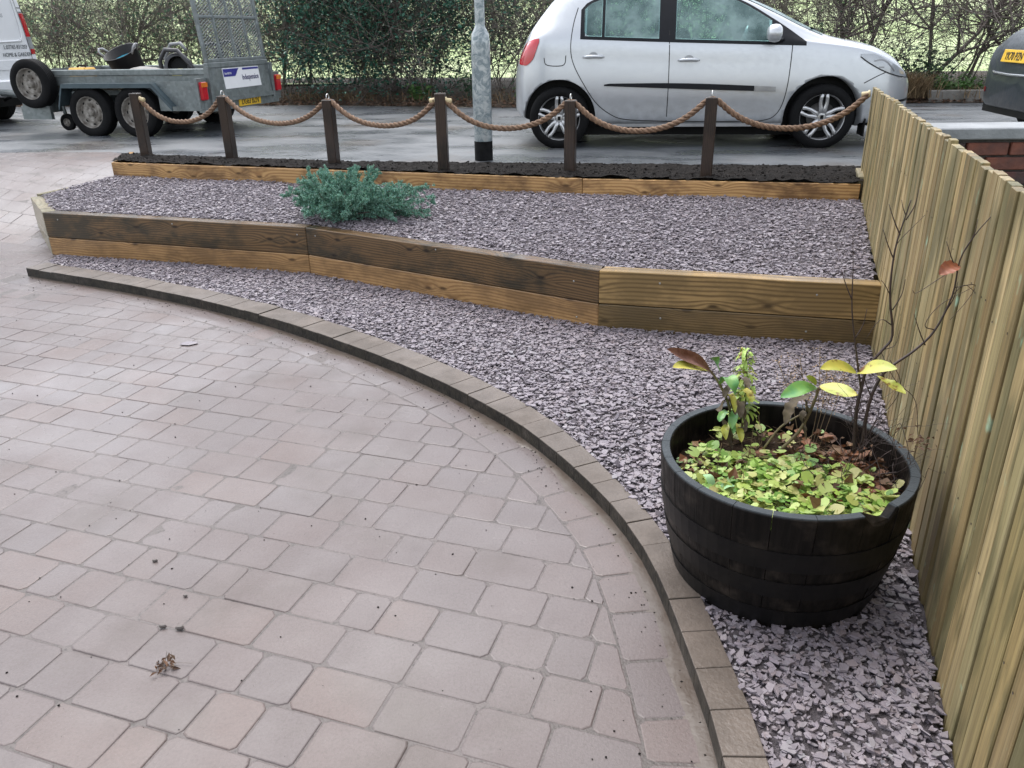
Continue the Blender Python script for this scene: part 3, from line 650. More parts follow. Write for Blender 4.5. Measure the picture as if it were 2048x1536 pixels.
# ------------------------------------------------------------------ lamp column
LP = at_z(968, 320, 0.); lamp = empty('lamp_post', (LP[0], LP[1], 0), 0, 'galvanised lamp column with a stepped shaft and black painted foot at the road edge', 'lamp post')
GPOST = NT('mottled_galvanised_column'); _c = GPOST.coord(); GPOST = GPOST.set(GPOST.mix(GPOST.mapr(GPOST.noise(_c, 16, 6, .7, .6), .42, .6), (.19, .235, .25), (.46, .49, .49)), GPOST.mapr(GPOST.noise(_c, 16, 6, .7, .6), .4, .6, .5, .3), .35)
zs = 1.145
MB().lathe([(.084, -.05), (.084, zs-.14), (.0835, zs-.13), (.077, zs-.06), (.0445, zs), (.044, zs+.02), (.038, 5.9), (0, 5.9)], 28).build('column', GPOST, lamp)
MB().lathe([(.0848, -.05), (.0848, .175)], 28).build('painted_foot', simple('chipped_black_paint', (.004, .004, .0045), .5, col2=(.012, .012, .012), scale=16, spec=.15), lamp)
b = MB(); M = Matrix.Rotation(R(198), 4, 'Z'); G = []
for z in np.linspace(.33, .93, 8): G.append([M@Vector((.0862*math.cos(a), .0862*math.sin(a), z)) for a in np.linspace(-.55, .55, 8)])
b.grid(G); b.build('access_door', GPOST, lamp)
b = MB(); b.tube([(0, 0, 5.85), (.15, -.25, 6.0), (.3, -.8, 6.05)], .03, 8); b.box((.33, -1.05, 6.06), (.22, .6, .1)); b.build('lantern', GALV, lamp)

# ------------------------------------------------------------------ neighbour's brick wall
bw = empty('garden_wall', (2.95, 4.38, .13), R(-4), 'low red brick garden wall with pale concrete coping behind the fence', 'garden wall')
BRICKS = [simple('red_brick_%d' % k, c, .7, col2=c2, scale=9, bump=.4, bscale=50) for k, (c, c2) in enumerate((((.15, .05, .035), (.05, .03, .026)), ((.11, .042, .034), (.035, .03, .03)), ((.20, .065, .038), (.1, .04, .03))))]
x0, x1 = -.72, 3.6
MB().box(((x0+x1)/2, .115, .13), (x1-x0, .19, .54)).build('mortar', simple('dark_mortar', (.10, .09, .08), .85, var=.5, scale=30, bump=.5), bw)
bm_ = MB().bbox((0, 0, 0), (.215, .1025, .065), .004).mesh('brick')
meshes = []
for m in BRICKS: q = bm_.copy(); q.materials.append(m); meshes.append(q)
for r in range(5):
    z = .345-r*.0765; off = .1125*(r % 2); k = 0
    while x0+off+k*.2265 < x1-.2:
        link('brick', rp.choice(meshes), None, bw, Matrix.Translation((x0+.11+off+k*.2265, .0505-.004+rp.gauss(0, .0015), z))@Matrix.Rotation(rp.gauss(0, .008), 4, 'Z')); k += 1
CONC = simple('pale_coping_concrete', (.30, .31, .315), .45, col2=(.2, .21, .215), scale=6, bump=.3)
for a, b_ in ((x0-.02, .18), (.186, 1.06), (1.066, 1.95), (1.956, 2.84), (2.846, 3.62)):
    MB().bbox(((a+b_)/2, .125, .425), (b_-a, .29, .06), .006).build('coping_stone', CONC, bw)

# ------------------------------------------------------------------ vehicles: shared parts
def paint(name, col, metal=.55, rough=.28, flake=.04):
    t = NT(name); co = t.coord(); dirt = t.mapr(t.noise(co, 3.5, 5, .6), .45, .75); sep = t.n('SeparateXYZ'); t.l(co, sep.inputs[0])
    low = t.math('MULTIPLY', t.mapr(sep.outputs[2], .2, .55, .35, 0.), t.mapr(t.noise(co, 12, 4), .35, .65)); c = t.mix(t.math('MULTIPLY', dirt, .06), col, tuple(v*.6 for v in col)); c = t.mix(low, c, (.16, .14, .12))
    return t.set(c, t.mapr(t.noise(co, 30, 3), .3, .7, rough, rough+.12), metal, None, .8 if col[0] > .1 else .25, .06)
SILVER = paint('silver_car_paint', (.56, .58, .6)); DARKCAR = paint('dark_blue_car_paint', (.008, .017, .026), .0, .35); VANW = paint('pale_van_paint', (.82, .83, .84), .0, .3)
def misted():
    t = NT('misted_door_glass'); co = t.coord(); k = t.noise(co, 4, 6, .6); m = t.set(t.mix(t.mapr(k, .35, .65), (.22, .36, .355), (.32, .45, .44)), .2, 0., .6)
    tr_ = t.n('BsdfTransparent'); tr_.inputs[0].default_value = (.62, .82, .8, 1); mx = t.n('MixShader'); t.l(t.mapr(k, .35, .65, .25, .6), mx.inputs[0]); t.l(tr_.outputs[0], mx.inputs[1]); t.l(t.b.outputs[0], mx.inputs[2]); t.l(mx.outputs[0], t.t.nodes['Material Output'].inputs[0]); return m
MIST = misted()
GLASS = NT('misted_window_glass'); _c = GLASS.coord(); GLASS = GLASS.set(GLASS.mix(GLASS.mapr(GLASS.noise(_c, 5, 6, .6), .35, .65), (.065, .135, .14), (.105, .185, .185)), GLASS.mapr(GLASS.noise(_c, 60, 3), .4, .6, .15, .3), 0., .4)
DGLASS = simple('dark_glass', (.03, .04, .045), .08, var=.3, spec=.7)
TRIM = simple('black_trim', (.007, .008, .011), .45, spec=.25); SEAM = simple('panel_gap', (.02, .02, .02), .8)
ALLOY = simple('alloy_wheel_silver', (.62, .62, .62), .28, .75, var=.2); STEELW = simple('dirty_steel_wheel', (.33, .31, .28), .55, .35, col2=(.10, .085, .07), scale=14, bump=.2)
REDL = simple('red_lamp_lens', (.55, .015, .03), .12, coat=.8, var=.25); CLEARL = simple('clear_lamp_lens', (.42, .44, .46), .1, .2, var=.2, scale=14, coat=.8); AMBER = simple('amber_lamp_lens', (.75, .2, .03), .15)
YEL = simple('yellow_plate', (.78, .48, .03), .35, var=.12); INK = simple('black_ink', (.01, .01, .01), .5); WHITE = simple('white_vinyl', (.8, .8, .8), .4, var=.06)

def wheel(parent, loc, r, wdt, rimr, kind, facing, m_tyre=RUBBER, name='wheel'):
    """axle along local y; facing = -1 shows its outer face towards -y"""
    M = Matrix.Translation(loc)@Matrix.Rotation(math.pi/2*(1 if facing < 0 else -1), 4, 'X')      # local z -> outward
    h = wdt/2; hub = bpy.data.objects.new(name, None); C.objects.link(hub); hub.parent = parent; hub.matrix_basis = M; hub.empty_display_size = .05
    prof = [(rimr*.96, -h*.8), (rimr, -h), (r*.86, -h*1.02), (r*.965, -h*.86)]
    for k in range(5):
        zc = -h*.62+k*h*.31; prof += [(r, zc-h*.115), (r, zc+h*.115), (r*.982, zc+h*.135), (r*.982, zc+h*.175)]
    prof += [(r*.965, h*.86), (r*.86, h*1.02), (rimr, h), (rimr*.96, h*.8)]
    MB().lathe(prof, 40).build('tyre', m_tyre, hub)
    if kind == 'alloy':
        b = MB(); b.lathe([(rimr*.93, -h*.7), (rimr*.93, h*.72), (rimr*.97, h*.86), (rimr*1.02, h*.95), (rimr*1.02, h*.80)], 40)
        b.lathe([(0, h*.72), (rimr*.14, h*.72), (rimr*.27, h*.66), (rimr*.3, h*.45)], 20)
        for k in range(5):
            A = 2*math.pi*k/5+.3
            for s in (-1, 1):
                pts = []
                for f, off, zz in ((.18, .06, .66), (.38, .095, .68), (.6, .14, .70), (.8, .13, .74), (.98, .10, .80)):
                    pts.append((rimr*(f*math.cos(A)-s*off*math.sin(A)), rimr*(f*math.sin(A)+s*off*math.cos(A)), h*zz))
                b.tube(pts, [rimr*.1, rimr*.095, rimr*.085, rimr*.085, rimr*.1], 6)
        b.build('rim', ALLOY, hub)
        b = MB(); b.lathe([(0, h*.1), (rimr*.62, h*.1), (rimr*.62, h*.0)], 24); b.build('brake_disc', simple('brake_steel', (.12, .115, .11), .5, .6) if 'brake_steel' not in bpy.data.materials else bpy.data.materials['brake_steel'], hub)
        MB().lathe([(0, -h*.3), (rimr*.93, -h*.3)], 24).build('wheel_back', BLACK, hub)
        MB().box((0, 0, h*.735), (rimr*.13, rimr*.17, .004)).build('hub_badge', BLACK, hub)
    else:
        b = MB(); b.lathe([(rimr*1.02, h*.82), (rimr*1.03, h*.95), (rimr*.96, h*.96), (rimr*.93, h*.75), (rimr*.9, h*.35), (rimr*.84, h*.22), (rimr*.66, h*.42), (rimr*.55, h*.5), (rimr*.42, h*.34), (rimr*.34, h*.3), (rimr*.24, h*.34)], 36)
        b.lathe([(rimr*.24, h*.34), (rimr*.22, h*.75), (rimr*.17, h*.85), (0, h*.85)], 20); b.build('rim', STEELW, hub)
        b = MB()
        for k in range(8):
            A = 2*math.pi*k/8; c = (rimr*.755*math.cos(A), rimr*.755*math.sin(A)); e = MB().lathe([(0, 0), (rimr*.085, 0)], 10)
            b.add([(c[0]+v[0]*math.cos(A)*.7-v[1]*math.sin(A)*1.2, c[1]+v[0]*math.sin(A)*.7+v[1]*math.cos(A)*1.2, h*.335+.003+.0*v[0]) for v in e.v], e.f)
        b.build('vent_hole', BLACK, hub)
        b = MB()
        for k in range(5):
            A = 2*math.pi*k/5; b.tube([(rimr*.36*math.cos(A), rimr*.36*math.sin(A), h*.3), (rimr*.36*math.cos(A), rimr*.36*math.sin(A), h*.48)], rimr*.05, 6)
        b.build('wheel_nut', STEELW, hub)
    return hub

class Body:
    """lofted car shell: curves along local x (forward), sections symmetric in y"""
    def __init__(s, W, zb, zbelt, zre, ztop, yr, xr, nx=70, m=7, sc=(1, 1, 1), rear=1.):
        s.rear = rear
        s.c = [pch(*zip(*q)) for q in (W, zb, zbelt, zre, ztop, yr)]; s.x0, s.x1 = xr; s.m = m; s.nx = nx
    def sec(s, x):
        if x < 0: x = x*s.rear
        W, zb, zbe, zre, zt, yr = [float(f(x)) for f in s.c]; H = zbe-zb
        P = [(0, zb), (.55*W, zb), (.82*W, zb+.005), (.95*W, zb+.06*min(1, H/.5)), (.985*W, zb+.27*H), (W, zb+.47*H), (.99*W, zb+.74*H), (.965*W, zbe), (.965*W+(yr-.965*W)*.45, zbe+(zre-zbe)*.52), (yr, zre), (yr*.90, zre+(zt-zre)*.42), (yr*.62, zre+(zt-zre)*.80), (0, zt)]
        return catmull(P, s.m)
    def side(s, x, z):
        q = s.sec(x); a = 3*s.m; b = 10*s.m; return float(np.interp(z, q[a:b, 1], q[a:b, 0]))
    def top(s, x, y):
        q = s.sec(x)[7*s.m:]; o = np.argsort(q[:, 0]); return float(np.interp(y, q[o, 0], q[o, 1]))
    def shell(s):
        t = np.linspace(0, 1, s.nx); xs = s.x0+(s.x1-s.x0)*(t-.09*np.sin(2*math.pi*t)/1.0*.9)
        b = MB(); G = []
        for x in xs:
            q = s.sec(x); half = [(x, -y, z) for y, z in q]; oth = [(x, y, z) for y, z in q[1:-1]][::-1]; G.append(half+oth)
        k, m = len(G), len(G[0]); fs = []
        for i in range(k-1):
            for j in range(m): jj = (j+1) % m; fs.append((i*m+j, i*m+jj, i*m+m+jj, i*m+m+j))
        fs += [tuple(range(m))[::-1], tuple(range((k-1)*m, k*m))]
        b.add([p for r in G for p in r], fs, True); me = b.mesh('body')
        bb = bmesh.new(); bb.from_mesh(me); bmesh.ops.recalc_face_normals(bb, faces=bb.faces); bb.to_mesh(me); bb.free(); return me
    def cut_arches(s, me, mats, arches, depth=.30, cabin=None):
        o = bpy.data.objects.new('body', me); C.objects.link(o); cut = MB()
        for (x, z, r) in arches:
            for sg in (-1, 1):
                cut.lathe([(0, -depth/2), (r, -depth/2), (r, depth/2+.4), (0, depth/2+.4)], 48, Matrix.Translation((x, sg*.74, z))@Matrix.Rotation(-sg*math.pi/2, 4, 'X'), smooth=False)
        if cabin:
            for poly, hw in cabin:
                Mx = Matrix(((1, 0, 0, 0), (0, 0, -1, 0), (0, 1, 0, 0), (0, 0, 0, 1))); cut.prism(poly, -hw, hw, Mx)
        cm = cut.mesh('cutter'); bb = bmesh.new(); bb.from_mesh(cm); bmesh.ops.remove_doubles(bb, verts=bb.verts, dist=1e-5); bmesh.ops.recalc_face_normals(bb, faces=bb.faces); bb.to_mesh(cm); bb.free()
        co = bpy.data.objects.new('cutter', cm); C.objects.link(co); md = o.modifiers.new('b', 'BOOLEAN'); md.object = co; md.operation = 'DIFFERENCE'; md.solver = 'EXACT'; md.use_self = True
        dg = bpy.context.evaluated_depsgraph_get(); dg.update(); r_ = bpy.data.meshes.new_from_object(o.evaluated_get(dg)); bpy.data.objects.remove(o); bpy.data.objects.remove(co)
        r_.materials.clear()
        for m in mats: r_.materials.append(m)
        for p in r_.polygons:
            c = p.center; black = any((math.hypot(c.x-x, c.z-z) < r*.995) for (x, z, r) in arches) or (c.z < .24 and p.normal.z < -.5)
            inner = cabin and .60 < c.z < 1.43 and .24 < c.x < 2.0 and abs(c.y) < s.side(c.x, c.z)-.012
            black = bool(black or inner); p.material_index = 1 if black else 0; p.use_smooth = not black
        return r_
    def panel(s, xs, bot, top, off=.003, sg=-1, nz=6, smooth=True):
        G = []
        for x in xs:
            zb, zt = float(bot(x)), float(top(x)); row = []
            for k in range(nz+1): z = zb+(zt-zb)*k/nz; row.append((x, sg*(s.side(x, z)+off), z))
            G.append(row)
        return MB().grid(G, smooth, flip=(sg > 0))
    def line(s, pts, wd=.007, off=.0015, sg=-1):
        P = catmull([np.array(p) for p in pts], 6); G = []
        for i, p in enumerate(P):
            t = P[min(i+1, len(P)-1)]-P[max(i-1, 0)]; t /= np.linalg.norm(t)+1e-9; n = np.array([-t[1], t[0]])*wd/2; G.append([(q[0], sg*(s.side(q[0], q[1])+off), q[1]) for q in (p-n, p+n)])
        return MB().grid(G, False, flip=(sg < 0))
    def top_panel(s, xs, yf, off=.004, ny=14):
        G = []
        for x in xs:
            yy = float(yf(x)); G.append([(x, y, s.top(x, abs(y))+off) for y in np.linspace(-yy, yy, ny)])
        return MB().grid(G, True, flip=True)
def solid(b, th=.004):          # thicken a panel mesh inwards a little so that it is no paper sheet
    return b

# ------------------------------------------------------------------ silver hatchback
CA = R(-8.2); nrm = np.array([-math.sin(CA), math.cos(CA)])
CO = np.array([.523, 8.401])+nrm*.80
car = empty('parked_hatchback', (CO[0], CO[1], 0), CA, 'silver five door hatchback parked on the wet road behind the rope fence', 'car')
W_ = [(-.62, .30), (-.60, .44), (-.55, .60), (-.45, .725), (-.3, .80), (0, .845), (.5, .855), (2.2, .855), (2.7, .845), (3.0, .80), (3.2, .70), (3.3, .60), (3.38, .45), (3.42, .28)]
B = Body(W_, [(-.62, .36), (-.5, .29), (-.3, .25), (0, .22), (2.5, .2), (3.1, .2), (3.3, .22), (3.42, .30)],
         [(-.62, .60), (-.58, .70), (-.5, .83), (-.4, .95), (-.2, 1.03), (.24, 1.04), (.95, 1.0), (2.29, .945), (2.6, .915), (2.9, .86), (3.15, .755), (3.3, .65), (3.38, .54), (3.42, .44)],
         [(-.62, .64), (-.58, .76), (-.5, .91), (-.4, 1.05), (-.25, 1.20), (-.05, 1.36), (.15, 1.425), (.6, 1.455), (1.1, 1.45), (1.4, 1.415), (1.7, 1.325), (2.0, 1.18), (2.3, 1.03), (2.5, .965), (2.7, .93), (2.9, .885), (3.15, .785), (3.3, .68), (3.38, .565), (3.42, .46)],
         [(-.62, .66), (-.58, .80), (-.5, .97), (-.4, 1.11), (-.25, 1.27), (-.05, 1.43), (.15, 1.48), (.6, 1.505), (1.1, 1.50), (1.4, 1.47), (1.7, 1.40), (2.0, 1.29), (2.3, 1.145), (2.5, 1.05), (2.65, 1.005), (2.9, .955), (3.15, .86), (3.3, .745), (3.38, .62), (3.42, .50)],
         [(-.62, .2), (-.58, .38), (-.5, .50), (-.4, .56), (-.25, .585), (-.05, .60), (.15, .61), (.6, .60), (1.1, .59), (1.4, .60), (1.7, .63), (2.0, .68), (2.3, .735), (2.5, .755), (2.7, .74), (2.9, .70), (3.15, .6), (3.3, .47), (3.38, .33), (3.42, .18)], (-.50, 3.42), rear=1.24)
WB_ = 2.525; WR_ = .297
lin = np.linspace
belt = pch([.2, .95, 2.3], [1.043, 1.008, .955])
wtop = pch([.2, .3, .45, .95, 1.2, 1.45, 1.7, 1.9, 2.0], [1.25, 1.335, 1.375, 1.425, 1.428, 1.40, 1.315, 1.205, 1.145])
frame_top = pch([.17, .22, .3, .45, .95, 1.2, 1.45, 1.7, 2.0, 2.15, 2.30], [1.22, 1.31, 1.36, 1.40, 1.445, 1.447, 1.42, 1.335, 1.17, 1.075, .968])
fbot = lambda x: belt(x)-.022
_ws = lin(.44, 1.96, 14); cab = [[(x, .62) for x in (.44, 1.96)]+[(x, float(wtop(x))-.035) for x in _ws[::-1]], .50]
def wpoly(x0, x1, n=12): xs_ = lin(x0, x1, n); return [(x, float(belt(x))+.012) for x in (x0, x1)]+[(x, max(float(wtop(x))-.006, float(belt(x))+.02)) for x in xs_[::-1]]
CABIN = [tuple(cab), (wpoly(.26, .40, 5), 1.2), (wpoly(.438, .94), 1.2), (wpoly(1.105, 1.96), 1.2)]
link('body', B.cut_arches(B.shell(), (SILVER, BLACK), [(0, .30, .362), (WB_, .30, .368)], cabin=CABIN), None, car)
for sg in (-1, 1):
    for xa, xb, zl, zh in ((.2, 2.30, fbot, lambda x: belt(x)+.008), (.2, 2.02, lambda x: max(wtop(x)-.004, belt(x)), frame_top), (.405, .432, belt, wtop), (.945, 1.10, belt, wtop), (.2, .245, belt, wtop), (1.985, 2.30, belt, lambda x: max(frame_top(x), belt(x)+.002))):
        B.panel(lin(xa, xb, max(4, int((xb-xa)*20))), zl, zh, .0025, sg, 4).build('window_surround', TRIM, car)
    B.panel(lin(.235, .405, 8), lambda x: belt(x)+.006+max(0, .27-x)*1.2, wtop, .005, sg).build('quarter_window', MIST, car)
    B.panel(lin(.432, .945, 14), lambda x: belt(x)+.006, wtop, .005, sg).build('rear_door_window', MIST, car)
    B.panel(lin(1.10, 1.985, 22), lambda x: belt(x)+.006, lambda x: max(wtop(x), belt(x)+.01), .005, sg).build('front_door_window', MIST, car)
    # shut lines
    b = MB()
    for pts in ([(.17, 1.30), (.13, 1.15), (.11, .95), (.14, .80), (.24, .62), (.36, .45), (.50, .34), (.66, .285), (1.05, .265)], [(1.02, 1.43), (1.045, 1.0), (1.055, .6), (1.055, .265)], [(2.17, 1.06), (2.175, .9), (2.165, .6), (2.13, .40), (2.06, .30), (1.95, .265)], [(1.05, .265), (1.5, .262), (1.95, .265)],
                [(2.86, .60), (2.98, .66), (3.08, .70)], [(-.15, .86), (-.13, .80), (-.03, .785), (.05, .80), (.065, .88)]):
        B.line(pts, .008, .0015, sg).build('shut_line', SEAM, car)
    rs = pch([.44, .5, 2.0, 2.06], [.60, .597, .537, .535]); rt = pch([.44, .5, .9, 2.0, 2.06], [.613, .622, .622, .582, .578])
    rub = B.panel(lin(.44, 1.86, 30), rs, rt, .012, sg); rub.build('rubbing_strip', TRIM, car)
    st = B.panel(lin(1.865, 2.06, 8), rs, rt, .0125, sg).build('strip_badge', simple('badge_silver', (.38, .39, .4), .3, .5), car)
    for hx, hz in ((.33, .862), (1.235, .822)):
        yb = B.side(hx, hz); P = [Vector((hx-.1+.2*f, sg*(yb+.004+.03*math.sin(math.pi*f)**.4), hz+.006*math.sin(math.pi*f))) for f in lin(0, 1, 9)]
        MB().tube(P, [.008, .015, .016, .016, .016, .016, .016, .015, .008], 8).build('door_handle', SILVER, car)
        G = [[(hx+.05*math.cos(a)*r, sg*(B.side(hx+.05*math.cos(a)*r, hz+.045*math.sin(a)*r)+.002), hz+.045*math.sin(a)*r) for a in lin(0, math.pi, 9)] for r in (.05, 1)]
        MB().grid(G, True, flip=(sg > 0)).build('handle_recess_shade', simple('handle_shadow', (.35, .36, .37), .5) if 'handle_shadow' not in bpy.data.materials else bpy.data.materials['handle_shadow'], car)  # flat patch on the door, recess shade put into its grey
    # mirror
    mx, mz = 1.99, 1.035; yb = B.side(mx, mz-.03)
    b = MB(); b.lathe([(0, -.075), (.045, -.07), (.075, -.045), (.083, 0), (.077, .035), (.055, .055), (0, .06)], 18, Matrix.Translation((mx, sg*(yb+.13), mz+.01))@Matrix.Rotation(math.pi/2, 4, 'Y')@Matrix.Diagonal((.95, 1.15, 1, 1))); mi = b.build('door_mirror', SILVER, car)
    b = MB(); b.tube([(mx+.1, sg*(yb-.01), mz-.05), (mx+.04, sg*(yb+.07), mz-.045)], .022, 8); b.build('mirror_arm', TRIM, mi)
    # lamps
    tl = B.panel(lin(-.41, -.20, 14), pch([-.41, -.345, -.27, -.20], [.80, .79, .84, 1.0]), pch([-.41, -.345, -.245, -.20], [.88, .985, 1.03, 1.035]), .006, sg); tl.build('tail_lamp', REDL, car)
    hl_ = B.panel(lin(2.80, 3.33, 26), pch([2.80, 2.88, 3.0, 3.12, 3.25, 3.33], [.83, .78, .72, .675, .645, .64]), pch([2.80, 2.9, 3.05, 3.2, 3.33], [.855, .855, .80, .725, .655]), .006, sg); hd = hl_.build('headlamp', CLEARL, car)
    for q in ([(2.93, .79), (3.0, .80), (3.06, .775), (3.12, .72), (3.14, .70)], [(2.98, .735), (3.03, .735)]):
        B.line(q, .012, .008, sg).build('lamp_detail', simple('lamp_chrome', (.25, .25, .26), .3, .6) if 'lamp_chrome' not in bpy.data.materials else bpy.data.materials['lamp_chrome'], hd)
    B.line([(2.80, .83), (2.88, .778), (3.0, .717), (3.12, .672), (3.25, .642), (3.33, .637)], .008, .007, sg).build('lamp_seal', SEAM, hd)
    B.panel(lin(3.28, 3.385, 8), pch([3.28, 3.385], [.66, .585]), pch([3.28, 3.385], [.70, .60]), .006, sg).build('grille_end', BLACK, car)
    B.line([(2.95, .44), (3.15, .43), (3.3, .43), (3.39, .44)], .022, .004, sg).build('bumper_strip', TRIM, car)
    wheel(car, (0, sg*.735, WR_), WR_, .19, .215, 'alloy', sg); wheel(car, (WB_, sg*.735, WR_), WR_, .19, .215, 'alloy', sg)
    b = MB(); b.box((WB_+.40, sg*.70, .20), (.012, .22, .16)); b.build('mud_flap', BLACK, car)
    B.panel(lin(.42, 2.15, 20), lambda x: .215, lambda x: .245, .004, sg, 2).build('sill_trim', simple('sill_grey', (.3, .3, .3), .5) if 'sill_grey' not in bpy.data.materials else bpy.data.materials['sill_grey'], car)
SEAT = simple('charcoal_seat_cloth', (.035, .035, .04), .8)
for y in (-.27, .27):
    b = MB(); b.bbox((0, 0, 0), (.50, .36, .12), .05, Matrix.Translation((1.16, y, .86))@Matrix.Rotation(R(-75), 4, 'Y')); b.bbox((1.38, y, .665), (.44, .38, .07), .04); st_ = b.build('front_seat', SEAT, car)
    b = MB(); b.bbox((0, 0, 0), (.16, .22, .09), .035, Matrix.Translation((1.075, y, 1.20))@Matrix.Rotation(R(-78), 4, 'Y')); b.build('headrest', SEAT, st_)
b = MB(); b.bbox((0, 0, 0), (.42, .98, .08), .04, Matrix.Translation((.52, 0, .86))@Matrix.Rotation(R(-70), 4, 'Y')); b.build('rear_bench', SEAT, car)
b = MB(); Ms_ = Matrix.Translation((1.72, -.27, .98))@Matrix.Rotation(R(-62), 4, 'Y'); b.tube([Ms_@Vector((.175*math.cos(q), .175*math.sin(q), 0)) for q in lin(0, 2*math.pi, 25)], .014, 8); b.tube([Ms_@Vector((-.17, 0, 0)), Ms_@Vector((.17, 0, 0))], .014, 6); b.build('steering_wheel', BLACK, car)
b = MB(); b.tube([(.86, -.49, 1.36), (.70, -.46, 1.2), (.55, -.44, 1.03)], .018, 6); b.build('seat_belt', BLACK, car)
B.top_panel(lin(1.50, 2.47, 18), pch([1.5, 2.0, 2.47], [.50, .60, .66]), .004).build('windscreen', GLASS, car)
B.top_panel(lin(-.34, -.05, 10), pch([-.34, -.05], [.44, .48]), .004).build('rear_window', DGLASS, car)
b = MB(); b.tube([(2.46, .3, B.top(2.46, .3)+.015), (2.30, -.2, B.top(2.3, .2)+.02)], .008, 5); b.tube([(2.50, -.25, B.top(2.5, .25)+.012), (2.36, -.62, B.top(2.36, .62)+.02)], .008, 5); b.build('windscreen_wiper', BLACK, car)
b = MB(); b.box((1.25, 0, .17), (2.6, 1.1, .12)); b.build('underbody', BLACK, car)

# ------------------------------------------------------------------ dark car ahead of it
DP = np.array([4.88, 8.22]); dc = empty('parked_dark_car', (DP[0]+.70*math.cos(CA), DP[1]+.70*math.sin(CA), 0), CA, 'dark blue car with a yellow rear plate parked ahead of the silver hatchback', 'car')
D = Body([(-.72, .40), (-.70, .58), (-.64, .74), (-.52, .84), (-.3, .885), (0, .90), (2.6, .90), (3.1, .83), (3.4, .6), (3.5, .3)], [(-.72, .34), (-.6, .28), (0, .22), (3.0, .2), (3.5, .3)],
         [(-.72, .58), (-.69, .70), (-.6, .84), (-.45, .93), (-.2, .98), (.9, .98), (2.4, .95), (2.9, .86), (3.3, .72), (3.5, .48)], [(-.72, .60), (-.69, .74), (-.6, .93), (-.45, 1.03), (-.2, 1.13), (.1, 1.27), (.6, 1.37), (1.1, 1.36), (1.7, 1.22), (2.4, 1.0), (2.9, .89), (3.3, .76), (3.5, .5)],
         [(-.72, .63), (-.69, .80), (-.6, 1.0), (-.45, 1.09), (-.2, 1.21), (.1, 1.34), (.6, 1.43), (1.1, 1.42), (1.7, 1.28), (2.4, 1.04), (2.9, .93), (3.3, .80), (3.5, .53)], [(-.72, .25), (-.69, .47), (-.6, .56), (-.45, .59), (-.2, .60), (.1, .60), (.6, .58), (1.1, .58), (1.7, .63), (2.4, .74), (2.9, .72), (3.3, .5), (3.5, .2)], (-.72, 3.5))
link('body', D.cut_arches(D.shell(), (DARKCAR, BLACK), [(0.05, .31, .37), (2.65, .31, .37)]), None, dc)
for sg in (-1, 1):
    wheel(dc, (.05, sg*.77, .31), .31, .2, .22, 'alloy', sg); wheel(dc, (2.65, sg*.77, .31), .31, .2, .22, 'alloy', sg)
    D.panel(lin(.1, 2.2, 24), lambda x: .985, pch([.1, .6, 1.1, 1.7, 2.2], [1.2, 1.34, 1.34, 1.2, 1.02]), .004, sg).build('side_window', DGLASS, dc)
    D.panel(lin(-.60, -.36, 10), pch([-.6, -.36], [.80, .84]), pch([-.6, -.36], [.90, .955]), .006, sg).build('tail_lamp', simple('smoked_red_lens', (.18, .01, .015), .12, coat=.8) if 'smoked_red_lens' not in bpy.data.materials else bpy.data.materials['smoked_red_lens'], dc)
    D.panel(lin(-.705, -.55, 8), lambda x: .45, lambda x: .495, .004, sg, 2).build('bumper_reflector', REDL, dc)
D.top_panel(lin(-.42, .05, 12), pch([-.42, .05], [.47, .5]), .004).build('rear_window', DGLASS, dc)
pl = MB(); Mp = frame((-.715, 0, .80), (0, -1, 0), (.22, 0, 1)); pl.bbox((0, 0, 0), (.52, .115, .014), .003, Mp); plo = pl.build('number_plate', YEL, dc)
link('lettering', text_mesh('YK70 PZN', .1, .0008, 'CENTER', sx=.86, bold=.001), INK, plo, Mp@Matrix.Translation((0, -.035, .0095)))
b = MB(); b.tube([(-.66, .62, .66), (-.725, .35, .64), (-.73, 0, .635), (-.725, -.35, .64), (-.66, -.62, .66)], .012, 6); b.build('bumper_trim', simple('chrome_trim', (.5, .52, .54), .2, .8), dc)
b = MB(); b.box((-.60, 0, .32), (.16, 1.2, .12)); b.build('rear_valance', BLACK, dc)

